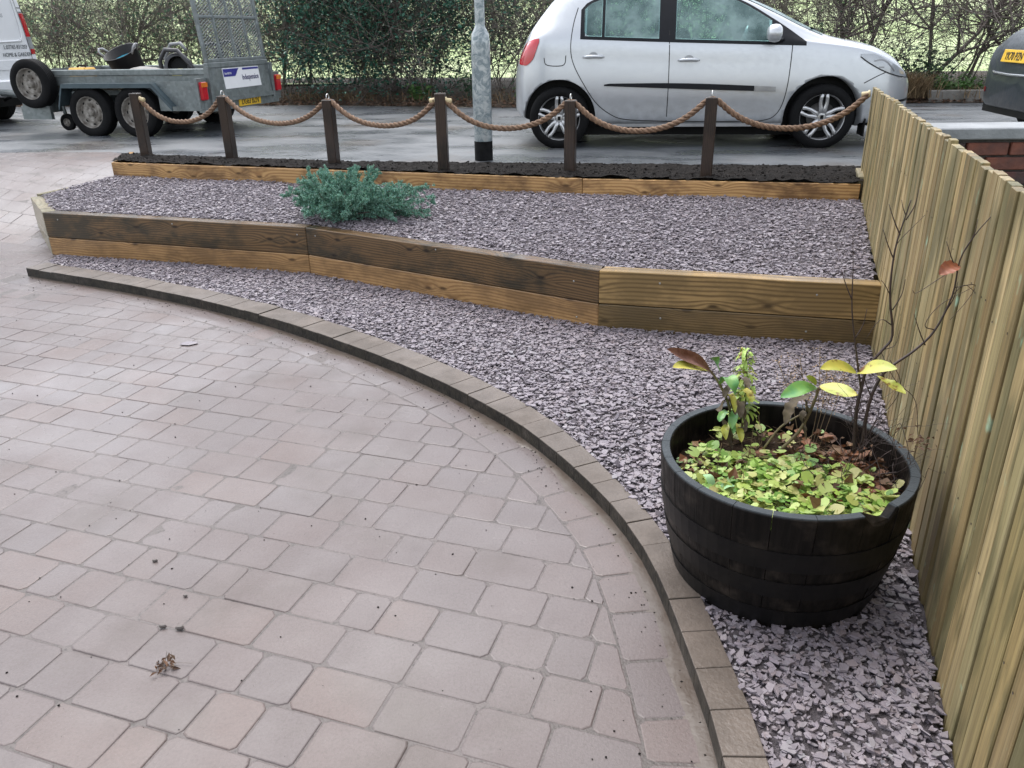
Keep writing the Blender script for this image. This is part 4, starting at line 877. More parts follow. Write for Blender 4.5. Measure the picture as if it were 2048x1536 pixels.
# ------------------------------------------------------------------ trailer
TA = R(-14.); TX = np.array([math.cos(TA), math.sin(TA)]); TN = np.array([-math.sin(TA), math.cos(TA)])
TO = at_z(243, 273.5, 0.)[:2]+TN*.80+TX*.0                     # between the near wheels -> centre line
tr = empty('plant_trailer', (TO[0], TO[1], 0), TA, 'galvanised twin axle flatbed trailer with a raised mesh ramp tailgate', 'trailer')
WHT = .29; AX = .32
for sx in (-1, 1):
    for sg in (-1, 1): wheel(tr, (sx*AX, sg*.80, WHT), WHT, .165, .185, 'steel', sg)
XF, XR_, HW = -1.30, 1.28, .70; ZF, ZT = .58, .765
b = MB(); b.box(((XF+XR_)/2, 0, ZF), (XR_-XF, 2*HW, .04)); b.build('deck', simple('muddy_deck_boards', (.12, .10, .08), .7), tr)
for sg in (-1, 1):
    b = MB(); b.box(((XF+XR_)/2, sg*HW, (ZF+ZT)/2-.03), (XR_-XF, .03, ZT-ZF-.08)); b.build('side_panel', GALV, tr)
    b = MB(); b.bbox(((XF+XR_)/2, sg*(HW+.012), ZT-.03), (XR_-XF+.02, .055, .07), .008); b.build('top_rail', GALV, tr)
    b = MB(); b.box((XR_-.34, sg*(HW+.10), .47), (.62, .02, .33)); b.build('rear_skirt', GALV, tr)
    # mudguard
    prof = [(-.72, .36), (-.62, .62), (.62, .62), (.86, .36)]; G = []
    for yy in (.70, .91): G.append([(x, sg*yy, z) for x, z in prof])
    b = MB(); b.grid(G, False)
    for (x0_, z0_), (x1_, z1_) in zip(prof[:-1], prof[1:]):
        v = [(x0_, sg*.91, z0_), (x1_, sg*.91, z1_), (x1_, sg*.91, z1_-.05), (x0_, sg*.91, z0_-.05), (x0_, sg*.895, z0_), (x1_, sg*.895, z1_), (x1_, sg*.895, z1_-.05), (x0_, sg*.895, z0_-.05)]
        b.add(v, [(0, 1, 2, 3), (7, 6, 5, 4), (0, 4, 5, 1), (3, 2, 6, 7)])
    b.build('mudguard', simple('painted_mudguard', (.07, .10, .115), .5, .3) if 'painted_mudguard' not in bpy.data.materials else bpy.data.materials['painted_mudguard'], tr)
    b = MB(); b.bbox((XR_+.01, sg*(HW+.17), .53), (.05, .11, .20), .01); lo = b.build('rear_lamp', REDL, tr)
    b = MB(); b.box((XR_+.036, sg*(HW+.17), .60), (.012, .108, .05)); b.build('indicator_lens', AMBER, lo)
    b = MB(); b.box((XR_-.02, sg*(HW+.15), .50), (.03, .20, .34)); b.build('lamp_bracket', GALV, tr)
    b = MB(); b.box((XR_+.0, sg*(HW+.02), .58), (.06, .05, .42)); b.build('corner_post', GALV, tr)
b = MB(); b.box((XF, 0, .62), (.03, 2*HW, .3)); b.build('front_panel', GALV, tr)
b = MB(); b.box((XR_-.04, 0, .36), (.08, 1.75, .14)); b.build('rear_beam', GALV, tr)
for sg in (-1, 1):
    b = MB(); b.box((0, sg*.45, .40), (2.5, .08, .12)); b.build('chassis_rail', GALV, tr)
b = MB(); b.tube([(XF+.1, .45, .42), (XF-1.05, .05, .46), (XF-1.35, 0, .47)], .04, 8); b.tube([(XF+.1, -.45, .42), (XF-1.05, -.05, .46)], .04, 8); b.build('drawbar', GALV, tr)
b = MB(); b.box((XF+.16, -.80, .28), (.42, .05, .16)); b.box((XF+.12, -.66, .42), (.3, .3, .30)); b.build('spare_bracket', GALV, tr)
wheel(tr, (XF+.22, -.82, .62), .285, .165, .182, 'steel', -1, name='spare_wheel')
jw = wheel(tr, (XF+.42, -.62, .15), .10, .06, .05, 'steel', -1, name='jockey_wheel'); b = MB(); b.tube([(XF+.36, -.60, .45), (XF+.40, -.61, .2)], .022, 8); b.build('jockey_leg', GALV, tr)
# tailgate: plate below, mesh ramp above, leaning a little back to the front
lean = Matrix.Translation((XR_+.01, 0, .38))@Matrix.Rotation(R(-5), 4, 'Y')
tg = MB(); tg.box((0, 0, .22), (.03, 2*HW-.04, .40)); tg.bbox((0, 0, .42), (.05, 2*HW, .06), .006); tg.box((.008, 0, .03), (.04, 2*HW-.04, .05)); tgo = tg.build('tailgate', GALV, tr, lean)
Ms = frame((.0165, .02, .26), (0, 1, 0), (0, 0, 1)); sgn = MB().box((0, 0, 0), (.84, .235, .004)); sg_ = sgn.build('sign_board', WHITE, tgo, Ms)
b = MB(); b.prism([(-.41, .108), (-.05, .108), (-.09, .082), (-.12, .05), (-.16, .02), (-.41, .02)], .002, .0042); b.prism([(.03, .108), (.41, .108), (.41, .085), (.03, .085)], .002, .0042); b.build('sign_band', simple('blue_vinyl', (.03, .03, .25), .4), sg_)
link('lettering', text_mesh('Indespension', .088, .0006, 'LEFT', sx=.86, bold=.0015), simple('navy_ink', (.02, .02, .10), .5), sg_, Matrix.Translation((-.01, -.03, .003)))
link('lettering', text_mesh('Trailers 000 70 70', .034, .0006, 'LEFT', sx=.62), WHITE, sg_, Matrix.Translation((-.395, .045, .005)))
pl = MB(); Mp = frame((XR_+.005, .12, .36), (0, 1, 0), (.05, 0, 1)); pl.bbox((0, 0, 0), (.52, .115, .014), .003, Mp); plo = pl.build('number_plate', YEL, tr)
link('lettering', text_mesh('DG63 BZN', .105, .0008, 'CENTER', sx=.83, bold=.0012), INK, plo, Mp@Matrix.Translation((0, -.037, .0085)))
rm = MB(); HM = 1.15; HWm = HW-.04; n = 0
rm.bbox((0, -HWm, HM/2), (.04, .05, HM), .006); rm.bbox((0, HWm, HM/2), (.04, .05, HM), .006); rm.bbox((0, 0, .02), (.04, 2*HWm, .04), .006); rm.bbox((0, 0, HM-.02), (.04, 2*HWm, .04), .006); rm.bbox((0, 0, .50), (.03, 2*HWm, .03), .004)
for f in (-.5, 0, .5): rm.bbox((0, f*HWm, HM/2), (.03, .03, HM), .004)
rfo = rm.build('ramp_frame', GALV, tgo, Matrix.Translation((.0, 0, .45)))
ms = MB(); st = .052
def bar(p, q, r_=.0032):
    p, q = Vector(p), Vector(q); d = (q-p).normalized(); a = Vector((1, 0, 0))*r_*.7; c = d.cross(Vector((1, 0, 0)))*r_
    vs = [p+a+c, p-a+c, p-a-c, p+a-c, q+a+c, q-a+c, q-a-c, q+a-c]; ms.add(vs, [(0, 1, 5, 4), (1, 2, 6, 5), (2, 3, 7, 6), (3, 0, 4, 7)])
kk = .5; N = int((2*HWm+HM/kk)/(st*1.35))
for i in range(-N, N):
    for sgn_ in (1, -1):
        y0_ = -HWm+i*st*1.35 if sgn_ > 0 else HWm-i*st*1.35; pts = []
        z_a, z_b = 0., HM; ya, yb = y0_, y0_+sgn_*HM/kk
        lo, hi = -HWm, HWm
        t0, t1 = 0., 1.; dy = yb-ya
        ta, tb = (lo-ya)/dy, (hi-ya)/dy; ta, tb = min(ta, tb), max(ta, tb); t0, t1 = max(t0, ta), min(t1, tb)
        if t1-t0 > .005: bar((0, ya+dy*t0, HM*t0), (0, ya+dy*t1, HM*t1))
mo = ms.build('expanded_mesh', GALV, tgo, Matrix.Translation((.0, 0, .45))); mo['kind'] = 'stuff'

# load on the trailer
def tpt(x, y, z): p = TO+TX*x+TN*y; return (p[0], p[1], z)
GREYP = simple('grey_black_plastic', (.05, .05, .055), .4); DECK = ZF+.022
bk = empty('rubber_bucket', tpt(-.30, .05, DECK), TA, 'black flexible garden tub with two handles and blue inside on the trailer', 'bucket')
Mb = Matrix.Translation((0, 0, .06))@Matrix.Rotation(R(26), 4, 'X')@Matrix.Rotation(R(-6), 4, 'Y')
MB().lathe([(0, .02), (.17, .0), (.18, .01), (.215, .32), (.225, .33), (.21, .33), (.175, .03), (0, .03)], 30).build('tub', simple('black_rubber_tub', (.012, .012, .014), .5, spec=.3), bk, Mb)
b = MB(); b.lathe([(0, .24), (.12, .235), (.198, .22)], 24); b.build('blue_sheet', simple('blue_plastic', (.02, .35, .5), .35), bk, Mb)
for sg in (-1, 1):
    b = MB(); b.tube([(sg*.215, -.06, .31), (sg*.27, -.045, .38), (sg*.285, 0, .40), (sg*.27, .045, .38), (sg*.215, .06, .31)], .013, 8); b.build('handle', simple('worn_grey_handle', (.35, .35, .36), .45) if 'worn_grey_handle' not in bpy.data.materials else bpy.data.materials['worn_grey_handle'], bk, Mb)
bl = empty('blower_vacuum', tpt(.52, -.15, DECK), TA, 'grey plastic garden blower with a round intake lying on the trailer', 'garden blower')
Mt = Matrix.Translation((0, 0, .17))@Matrix.Rotation(R(80), 4, 'X')@Matrix.Rotation(R(20), 4, 'Y')
MB().lathe([(.12, .05), (.155, .05), (.165, .03), (.16, -.05), (.13, -.10), (.11, -.09), (.11, .02)], 26, Mt).build('intake_ring', GREYP, bl)
b = MB(); b.lathe([(0, -.03), (.112, -.03)], 20, Mt); b.build('fan_opening', BLACK, bl)
b = MB(); b.tube([(-.20, -.06, .02), (-.21, -.06, .25), (-.12, -.05, .37), (.05, -.05, .36), (.20, -.03, .18), (.23, -.02, .05)], .028, 8); b.build('frame_arch', GREYP, bl)
b = MB(); b.tube([(-.22, .10, .05), (-.24, .1, .28), (-.12, .08, .43), (.02, .08, .44), (.10, .06, .36)], .022, 8); b.build('top_arch', simple('pale_grey_plastic', (.28, .29, .30), .5), bl)
b = MB(); b.bbox((.05, -.14, .07), (.13, .03, .10), .01); b.box((.11, -.14, .13), (.05, .03, .05)); b.build('yellow_guard', simple('yellow_plastic', (.7, .6, .05), .4), bl)
hs_ = empty('coiled_hose', tpt(.95, .1, DECK), TA, 'black coiled hose standing up near the trailer tailgate', 'hose')
for k, (dx, rr, zc) in enumerate(((-.08, .17, .26), (.12, .2, .25))):
    b = MB(); b.tube([(dx+rr*.75*math.cos(a), .03*k+.05*math.sin(a*2), zc+rr*math.sin(a)) for a in lin(-.6, math.pi+1.2, 26)], .017, 8); b.build('hose_loop', simple('dark_hose', (.03, .035, .045), .35) if 'dark_hose' not in bpy.data.materials else bpy.data.materials['dark_hose'], hs_)
b = MB(); b.box((.05, 0, .04), (.3, .25, .08)); b.build('hose_base', GREYP, hs_)
sk = empty('filled_sack', tpt(.12, -.28, DECK), TA, 'pale lumpy sack lying beside the tub on the trailer', 'sack')
G = []
for i, f in enumerate(lin(0, 1, 9)):
    rr = math.sin(math.pi*min(max(f, .04), .96))**.5; G.append([(-.3+.6*f, .15*rr*math.cos(a), .10+.10*rr*math.sin(a)*(.8+.2*mnoise.noise((f*4, a, 1)))) for a in lin(0, 2*math.pi, 15)])
MB().grid(G).build('sack_cloth', simple('pale_sackcloth', (.33, .32, .3), .8, bump=.3), sk)
yb_ = empty('yellow_tool_case', tpt(-.78, -.3, DECK), TA, 'flat yellow plastic case at the front of the trailer bed', 'tool case')
MB().bbox((0, 0, .09), (.26, .22, .18), .02).build('case_shell', simple('amber_plastic', (.75, .42, .05), .4), yb_); b = MB(); b.tube([(-.06, 0, .18), (-.05, 0, .205), (.05, 0, .205), (.06, 0, .18)], .01, 6); b.build('case_handle', BLACK, yb_)

# ------------------------------------------------------------------ van that pulls it
VA = R(-12); VF = at_z(74, 150, .75); vo = np.array([-6.86, 12.75]); VX = np.array([math.cos(VA), math.sin(VA)]); VN = np.array([-math.sin(VA), math.cos(VA)])
vc = vo-VN*.95
van = empty('works_van', (vc[0], vc[1], 0), VA, 'silver white works van with a lettered rear door and tall red tail lamp', 'van')
prof = []
def van_sec(x):                       # half width / height section at distance x behind->front (x negative forward)
    f = min(1, max(0, -x/.12)); s = .90+.10*f
    return s
G = []
for x, s in ((0.0, .94), (-.05, .985), (-.14, 1.0), (-1.2, 1.0), (-2.6, 1.0), (-3.3, .99), (-3.9, .97), (-4.5, .90), (-4.7, .75)):
    zt = np.interp(-x, [0, .1, 3.1, 3.7, 4.3, 4.7], [1.88, 1.93, 1.95, 1.5, 1.15, .8]); q = []
    for y, z in ((0, .30), (.80, .30), (.93, .36), (.955, .55), (.96, .80), (.95, 1.0), (.90, 1.35), (.82, 1.72), (.72, 1.9), (.45, 1.945), (0, 1.95)):
        zz = .30+(z-.30)*(zt-.30)/(1.95-.30); q.append((x, -y*s, zz))
    q2 = catmull(q, 3); G.append([tuple(p) for p in q2]+[(p[0], -p[1], p[2]) for p in q2[::-1][1:]])
b = MB(); b.grid(G, True, flip=True); n0 = len(G[0])
b.add(G[0], [tuple(range(n0))], False); b.add(G[-1], [tuple(range(n0))[::-1]], False)
vb = b.build('body', VANW, van, recalc=True)
# rear lamp follows the leaning corner
def van_y(z): return float(np.interp(z, [.30, .36, .55, .8, 1.0, 1.35, 1.72, 1.9], [.80, .93, .955, .96, .95, .90, .82, .72]))*.945
for sg in (-1, 1):
    for z0_, z1_, m in ((.93, 1.0, REDL), (1.0, 1.16, CLEARL), (1.16, 1.47, REDL)):
        G = []
        for z in lin(z0_, z1_-.003, 6):
            y = van_y(z); G.append([(-.09, sg*(y+.052), z), (-.02, sg*(y+.028), z), (.006, sg*(y-.005), z), (.008, sg*(y-.085), z)])
        MB().grid(G, True, flip=(sg > 0)).build('tail_lamp', m, van)
    b = MB()
    for z0_, z1_ in ((1.475, 1.485), (1.53, 1.54)):
        y = van_y(z0_); b.add([(.004, sg*(y-.085), z0_), (.004, sg*(y+.0), z0_), (.004, sg*(y+.0), z1_), (.004, sg*(y-.085), z1_)], [(0, 1, 2, 3) if sg > 0 else (3, 2, 1, 0)])
    b.build('corner_seam', SEAM, van)
    b = MB(); G = [[(.0045, sg*(van_y(z)-.094), z), (.0045, sg*(van_y(z)-.088), z)] for z in lin(.62, 1.85, 14)]; b.grid(G, False, flip=(sg < 0)); b.build('door_seam', SEAM, van)
    b = MB(); b.box((.035, sg*.80, .44), (.03, .09, .09)); b.build('bumper_reflector', REDL, van)
    wheel(van, (-.85, sg*.82, .32), .32, .2, .2, 'steel', sg); wheel(van, (-3.95, sg*.82, .32), .32, .2, .2, 'steel', sg)
b = MB(); b.bbox((.0, 0, .50), (.12, 1.80, .22), .02); b.build('rear_bumper', VANW, van)
b = MB(); b.box((-.1, 0, .33), (.3, 1.5, .12)); b.tube([(.1, 0, .36), (.22, 0, .40), (.22, 0, .47)], .025, 8); b.build('tow_bar', BLACK, van)
# pressed panel of the rear door and lettering
G = [(.0, .60), (.0, .0)]
b = MB(); path = [(.012, -.62, 1.80), (.012, .58, 1.80), (.012, .66, 1.62), (.012, .70, 1.22), (.012, .66, 1.13), (.012, .55, 1.105), (.012, -.62, 1.08)]; pp = catmull(path, 5); b.tube([Vector(p) for p in pp], .012, 6); b.build('pressed_edge', VANW, van)
b = MB(); b.bbox((.008, 0, .80), (.016, 1.62, .13), .006); b.build('door_moulding', VANW, van)
GINK = simple('grey_lettering', (.33, .34, .36), .5); DINK = simple('dark_lettering', (.06, .07, .08), .5)
def vtext(s, y, z, size, m, sx=.9):
    link('lettering', text_mesh(s, size, .0005, 'RIGHT', sx=sx), m, van, frame((.0075, y, z), (0, 1, 0), (0, 0, 1)))
for k, s in enumerate(('NG', 'PING', 'DOORS', 'NG')): vtext(s, (.30, .42, .44, .30)[k], 1.585-k*.087, .066, GINK)
vtext('L:07765 831203', .76, 1.005, .075, DINK); vtext('HOME & GARDEN', .82, .905, .075, DINK)

# ------------------------------------------------------------------ vegetation helpers
class Twigs:
    """many thin tapered 3-sided twigs gathered into one mesh"""
    def __init__(s): s.a = []; s.b = []; s.ra = []; s.rb = []
    def seg(s, a, b, ra, rb): s.a.append(a); s.b.append(b); s.ra.append(ra); s.rb.append(rb)
    def mesh(s, name, n=3):
        A = np.array(s.a, float); B = np.array(s.b, float); ra = np.array(s.ra); rb = np.array(s.rb); t = B-A; t /= np.linalg.norm(t, axis=1)[:, None]+1e-9
        u = np.cross(t, np.where(np.abs(t[:, 2:3]) < .9, [[0, 0, 1.]], [[1., 0, 0]])); u /= np.linalg.norm(u, axis=1)[:, None]; v = np.cross(t, u)
        th = np.arange(n)*2*np.pi/n; ring = u[:, None]*np.cos(th)[None, :, None]+v[:, None]*np.sin(th)[None, :, None]
        V = np.concatenate([A[:, None]+ring*ra[:, None, None], B[:, None]+ring*rb[:, None, None]], 1).reshape(-1, 3); k = (np.arange(len(A))*2*n)[:, None]; i = np.arange(n); j = (i+1) % n
        return np_mesh(name, V, [np.stack([k+i, k+j, k+n+j, k+n+i], -1).reshape(-1, 4)], True)
def grow(tw, p, d, L, r, depth, g, tips, spread=.7, up=.1, nseg=4, kids=(2, 3), wob=.25):
    p = np.array(p, float); d = np.array(d, float); d /= np.linalg.norm(d); pts = [p]
    for k in range(nseg):
        d = d+g.normal(0, wob, 3)*.6; d[2] += up*.3; d /= np.linalg.norm(d); q = p+d*L/nseg; f0, f1 = 1-.55*k/nseg, 1-.55*(k+1)/nseg
        tw.seg(p, q, r*f0, r*f1); p = q; pts.append(p)
        if depth > 0 and k >= 1:
            for _ in range(g.integers(*kids)):
                dd = d+g.normal(0, spread, 3); grow(tw, p, dd, L*g.uniform(.4, .7), r*.5, depth-1, g, tips, spread, up, max(2, nseg-1), kids, wob)
    tips.append((p, d))
def leaves(name, P, size, g, asp=.6, flat=.5, fold=.18, bend=0.):
    """leaf blades (two folded quads), random facing; P (n,3)"""
    P = np.asarray(P, float); n = len(P); s = size*g.uniform(.6, 1.25, n); d = g.normal(0, 1, (n, 3)); d[:, 2] *= flat; d /= np.linalg.norm(d, axis=1)[:, None]
    up = np.tile([0, 0, 1.], (n, 1))+g.normal(0, .55, (n, 3)); sd = np.cross(d, up); sd /= np.linalg.norm(sd, axis=1)[:, None]; nm = np.cross(sd, d); w_ = (s*asp/2)[:, None]; L = s[:, None]
    V = np.stack([P, P+d*L*.45+sd*w_+nm*L*fold, P+d*L-nm*L*bend, P+d*L*.45-sd*w_+nm*L*fold], 1).reshape(-1, 3); b = (np.arange(n)*4)[:, None]
    return np_mesh(name, V, [b+np.array([[0, 1, 2]]), b+np.array([[0, 2, 3]])])
def leafmat(name, cols, rough=.45, trans=.15):
    t = NT(name); i = t.island(); r = t.n('ValToRGB'); t.l(i, r.inputs[0]); e = r.color_ramp.elements; e[0].color = cols[0]+(1,); e[1].color = cols[-1]+(1,)
    for k, c in enumerate(cols[1:-1]): x = e.new((k+1)/(len(cols)-1)); x.color = c+(1,)
    m = t.set(r.outputs[0], rough); t.b.inputs['Transmission Weight'].default_value = 0
    if trans:
        tr_ = t.n('BsdfTranslucent'); t.l(r.outputs[0], tr_.inputs[0]); mx = t.n('MixShader'); mx.inputs[0].default_value = trans; t.l(t.b.outputs[0], mx.inputs[1]); t.l(tr_.outputs[0], mx.inputs[2]); t.l(mx.outputs[0], t.t.nodes['Material Output'].inputs[0])
    return m
BARK = simple('hedge_bark', (.075, .062, .052), .8, col2=(.04, .042, .03), scale=5, bump=.4); BARKG = simple('mossy_bark', (.14, .145, .09), .85, col2=(.09, .08, .06), scale=4, bump=.5)
TWIG = simple('brown_twigs', (.19, .155, .135), .7, col2=(.10, .085, .075), scale=2)
IVY = leafmat('dark_ivy_leaf', [(.03, .07, .035), (.055, .11, .06), (.085, .16, .085), (.12, .2, .12)], .35, .3)
HOLLY = leafmat('glossy_evergreen_leaf', [(.012, .055, .035), (.03, .11, .07), (.06, .18, .12)], .3, .2)
BRAMB = leafmat('fresh_weed_leaf', [(.05, .13, .03), (.09, .19, .05), (.13, .24, .07)], .5, .25)
DEAD = leafmat('dead_leaf', [(.12, .06, .03), (.18, .10, .06), (.08, .045, .03), (.22, .15, .10)], .75, .1)
STRAW = leafmat('dead_grass', [(.15, .10, .055), (.24, .17, .09), (.10, .07, .04)], .8, .2)

# ------------------------------------------------------------------ hedge along the far side of the road
g = np.random.default_rng(21)
def hedge_y(x): return float(np.interp(x, *zip(*ROAD_FAR)))
def shrub(x, dy, kind, h, label, group='shrubs of the roadside hedge', name='hedge_shrub', lean=0., dens=1.):
    y = hedge_y(x)+dy; root = empty(name, (x, y, .12), 0, label+where(x) if label.endswith(' ') else label, 'shrub' if name == 'hedge_shrub' else 'tree', group); tw = Twigs(); tips = []
    stems = int(g.integers(5, 9)*dens) if name == 'hedge_shrub' else int(g.integers(1, 3))
    for s in range(stems):
        a = g.uniform(0, 6.28); rr = g.uniform(0, .28) if name == 'hedge_shrub' else g.uniform(0, .1); p0 = (rr*math.cos(a), rr*math.sin(a)*.7, 0)
        d = (g.normal(0, .35)+lean, g.normal(0, .25), 1.0); grow(tw, p0, d, h*g.uniform(.6, 1.), (.011 if name == 'hedge_shrub' else .035)*g.uniform(.6, 1.5), 2, g, tips, .85, .18, 5, (2, 5))
    for s in range(int(30*dens)):       # thin whips and trailing twigs
        a = g.uniform(0, 6.28); p0 = (g.normal(0, .38), g.normal(0, .25), g.uniform(0, h*.5)); d = (g.normal(0, .8), g.normal(0, .5), g.uniform(-.1, 1.2)); grow(tw, p0, d, g.uniform(.4, 1.1), .004, 1, g, tips, .9, .05, 4, (1, 3), .35)
    link('branches', tw.mesh('branches'), BARKG if kind == 'bare' and g.random() < .35 else TWIG, root)
    T = np.array([t[0] for t in tips])
    if kind == 'ivy': n = 1300; m = IVY; sz = .065; zmax = h*.95
    elif kind == 'holly': n = 8500; m = HOLLY; sz = .07; zmax = h
    else: n = 130; m = IVY if g.random() < .7 else BRAMB; sz = .05; zmax = h*.7
    k = g.integers(0, len(T), n); P = T[k]+g.normal(0, .09 if kind != 'holly' else .14, (n, 3)); P = P[(P[:, 2] > -.02) & (P[:, 2] < zmax+.3)]
    link('foliage', leaves('foliage', P, sz, g), m, root)
    return root
def where(x): return 'behind the van' if x < -6.3 else 'behind the trailer' if x < -3.2 else 'between the trailer and the lamp post' if x < -.3 else 'behind the doors of the silver car' if x < 2.6 else 'behind the bonnet of the silver car' if x < 5.4 else 'behind the dry grass tussock and far kerb'
BAREL = 'bare twiggy brown shrub in the hedge '; IVYL = 'ivy covered dark green shrub in the hedge '
xs_h = np.arange(-11.2, 11.6, .62)
for i, x in enumerate(xs_h):
    open_ = (-4.35 < x < -3.4) or (-9.2 < x < -8.8) or (6.0 < x < 8.2)
    kind = 'ivy' if (-8.6 < x < -4.6 and i % 2 == 0) or (-.9 < x < 1.0 and i % 2) or (x > 8.2 and i % 2) else 'bare'
    if -3.2 < x < -.9: kind = 'ivy' if i % 3 == 0 else 'bare'
    shrub(x+g.normal(0, .12), .85+g.uniform(-.15, .35), kind, g.uniform(1.7, 2.2), IVYL if kind == 'ivy' else BAREL, dens=.4 if open_ else .85)
    if not open_ and i % 2: shrub(x+.3+g.normal(0, .12), 1.6+g.uniform(-.15, .35), 'bare' if i % 3 else 'ivy', g.uniform(1.7, 2.2), BAREL if i % 3 else IVYL)
for x, dy, h, l in ((-2.5, .9, 2.1, 0), (-1.95, .95, 2.2, 0), (-1.4, .85, 2.1, 0)):
    shrub(x, dy, 'holly', h, 'dense glossy evergreen bush in the hedge behind the rope fence, left of the lamp post', 'evergreen bushes of the hedge')
for x, dy, l in ((-7.9, 1.3, .1), (-4.15, 1.1, -.1), (-3.7, 1.4, .15), (2.9, 1.4, .1), (5.7, 1.2, -.12), (6.9, 1.2, .05), (7.5, 1.3, .25), (8.6, 1.5, -.2)):
    shrub(x, dy, 'bare', 2.5, 'slender mossy hedgerow tree with bare branches ', 'small trees of the hedge', 'hedgerow_tree', l)

# ------------------------------------------------------------------ verge litter, dry grass, weeds
def blades(name, n, xr, yoff, h, m, label, cat, clump=None, seed=1, spread=.35):
    g = np.random.default_rng(seed); x = g.uniform(*xr, n) if clump is None else np.concatenate([g.normal(c[0], c[1], n//len(clump)) for c in clump]); n = len(x)
    y = np.interp(x, *zip(*ROAD_FAR))+yoff+g.normal(0, spread*.3, n); z = np.full(n, .08); L = h*g.uniform(.5, 1.2, n); a = g.uniform(0, 6.28, n); ln = g.uniform(.2, .9, n); wd = g.uniform(.003, .007, n)
    d = np.stack([np.cos(a)*ln, np.sin(a)*ln, np.ones(n)], 1); d /= np.linalg.norm(d, axis=1)[:, None]; sd = np.stack([-np.sin(a), np.cos(a), 0*a], 1)*wd[:, None]
    P = np.stack([x, y, z], 1); mid = P+d*L[:, None]*.55; tip = P+d*L[:, None]*np.array([[1.25, 1.25, .75]]); V = np.stack([P-sd, P+sd, mid+sd*.8, mid-sd*.8, tip], 1).reshape(-1, 3); b = (np.arange(n)*5)[:, None]
    o = link(name, np_mesh(name, V, [b+np.array([[0, 1, 2, 3]]), b+np.array([[3, 2, 4]])]), m); tag(o, label, cat, kind='stuff'); return o
blades('dry_verge_grass', 2600, None, .38, .24, STRAW, 'dry brown grass and stems along the foot of the hedge', 'dry grass', clump=[(float(q), .25) for q in np.random.default_rng(6).uniform(-10.5, 10.5, 26)], seed=3, spread=.9)
blades('dry_grass_tussock', 1800, None, .25, .5, STRAW, 'tall straw coloured grass tussock at the end of the far kerb', 'dry grass', clump=[(6.0, .13), (6.25, .12), (5.8, .12)], seed=4, spread=.5)
gg = np.random.default_rng(8); x = gg.uniform(-11, 11, 7000); d = np.abs(gg.normal(.05, .3, 7000)); y = np.interp(x, *zip(*ROAD_FAR))+d-.08; z = np.interp(d-.08, [-.1, .1, .5, 1.1], [.012, .06, .15, .26])
o = link('leaf_litter', leaves('leaf_litter', np.stack([x, y, z], 1), .055, gg, .7, .2, .1), DEAD); tag(o, 'fallen brown leaves lying along the far edge of the road', 'leaf litter', kind='stuff')
def weed(x, off, w_, h, n, label, m=BRAMB, sz=.06):
    y = hedge_y(x)+off; root = empty('weed_clump', (x, y, .1), 0, label, 'weed', 'weeds growing on the far verge'); tw = Twigs(); P = []
    for k in range(n//9):
        a = gg.uniform(0, 6.28); r_ = w_*math.sqrt(gg.random()); b0 = np.array([r_*math.cos(a)*.4, r_*math.sin(a)*.3, -.05]); t0 = np.array([r_*math.cos(a), r_*math.sin(a)*.6, h*gg.uniform(.4, 1.)]); tw.seg(b0, t0, .003, .002)
        for _ in range(9): f = gg.uniform(.35, 1.05); P.append(b0+(t0-b0)*f+gg.normal(0, .03, 3))
    link('stems', tw.mesh('stems'), m, root)['kind'] = 'stuff'; link('foliage', leaves('foliage', np.array(P), sz, gg, .75, .3, .1), m, root)
weed(-1.45, .35, .22, .26, 260, 'small bright green weed clump on the verge below the evergreen bush'); weed(-.55, .45, .28, .5, 300, 'leafy green bramble beside the lamp post on the far verge', IVY); weed(.25, .4, .2, .3, 150, 'low green weeds on the verge behind the rear of the silver car')
weed(7.05, .5, .5, .30, 700, 'bright green nettle patch behind the far kerb', BRAMB, .055); weed(6.7, 1.0, .6, .75, 700, 'dark green bramble thicket behind the nettle patch', IVY, .075); weed(5.3, .75, .4, .8, 420, 'light green leafy bush behind the bonnet of the silver car', BRAMB, .06)
# far kerb on the right
fk = empty('far_kerb', (7.4, hedge_y(7.4)+.08, 0), R(-7), 'grey concrete kerb at the far road edge behind the dark car', 'kerb')
for k in range(6): MB().bbox((-.55+k*.905, 0, .08), (.9, .13, .20), .012).build('kerb_stone', simple('lichened_kerb', (.22, .21, .19), .7, col2=(.13, .12, .10), scale=5, bump=.5) if 'lichened_kerb' not in bpy.data.materials else bpy.data.materials['lichened_kerb'], fk)

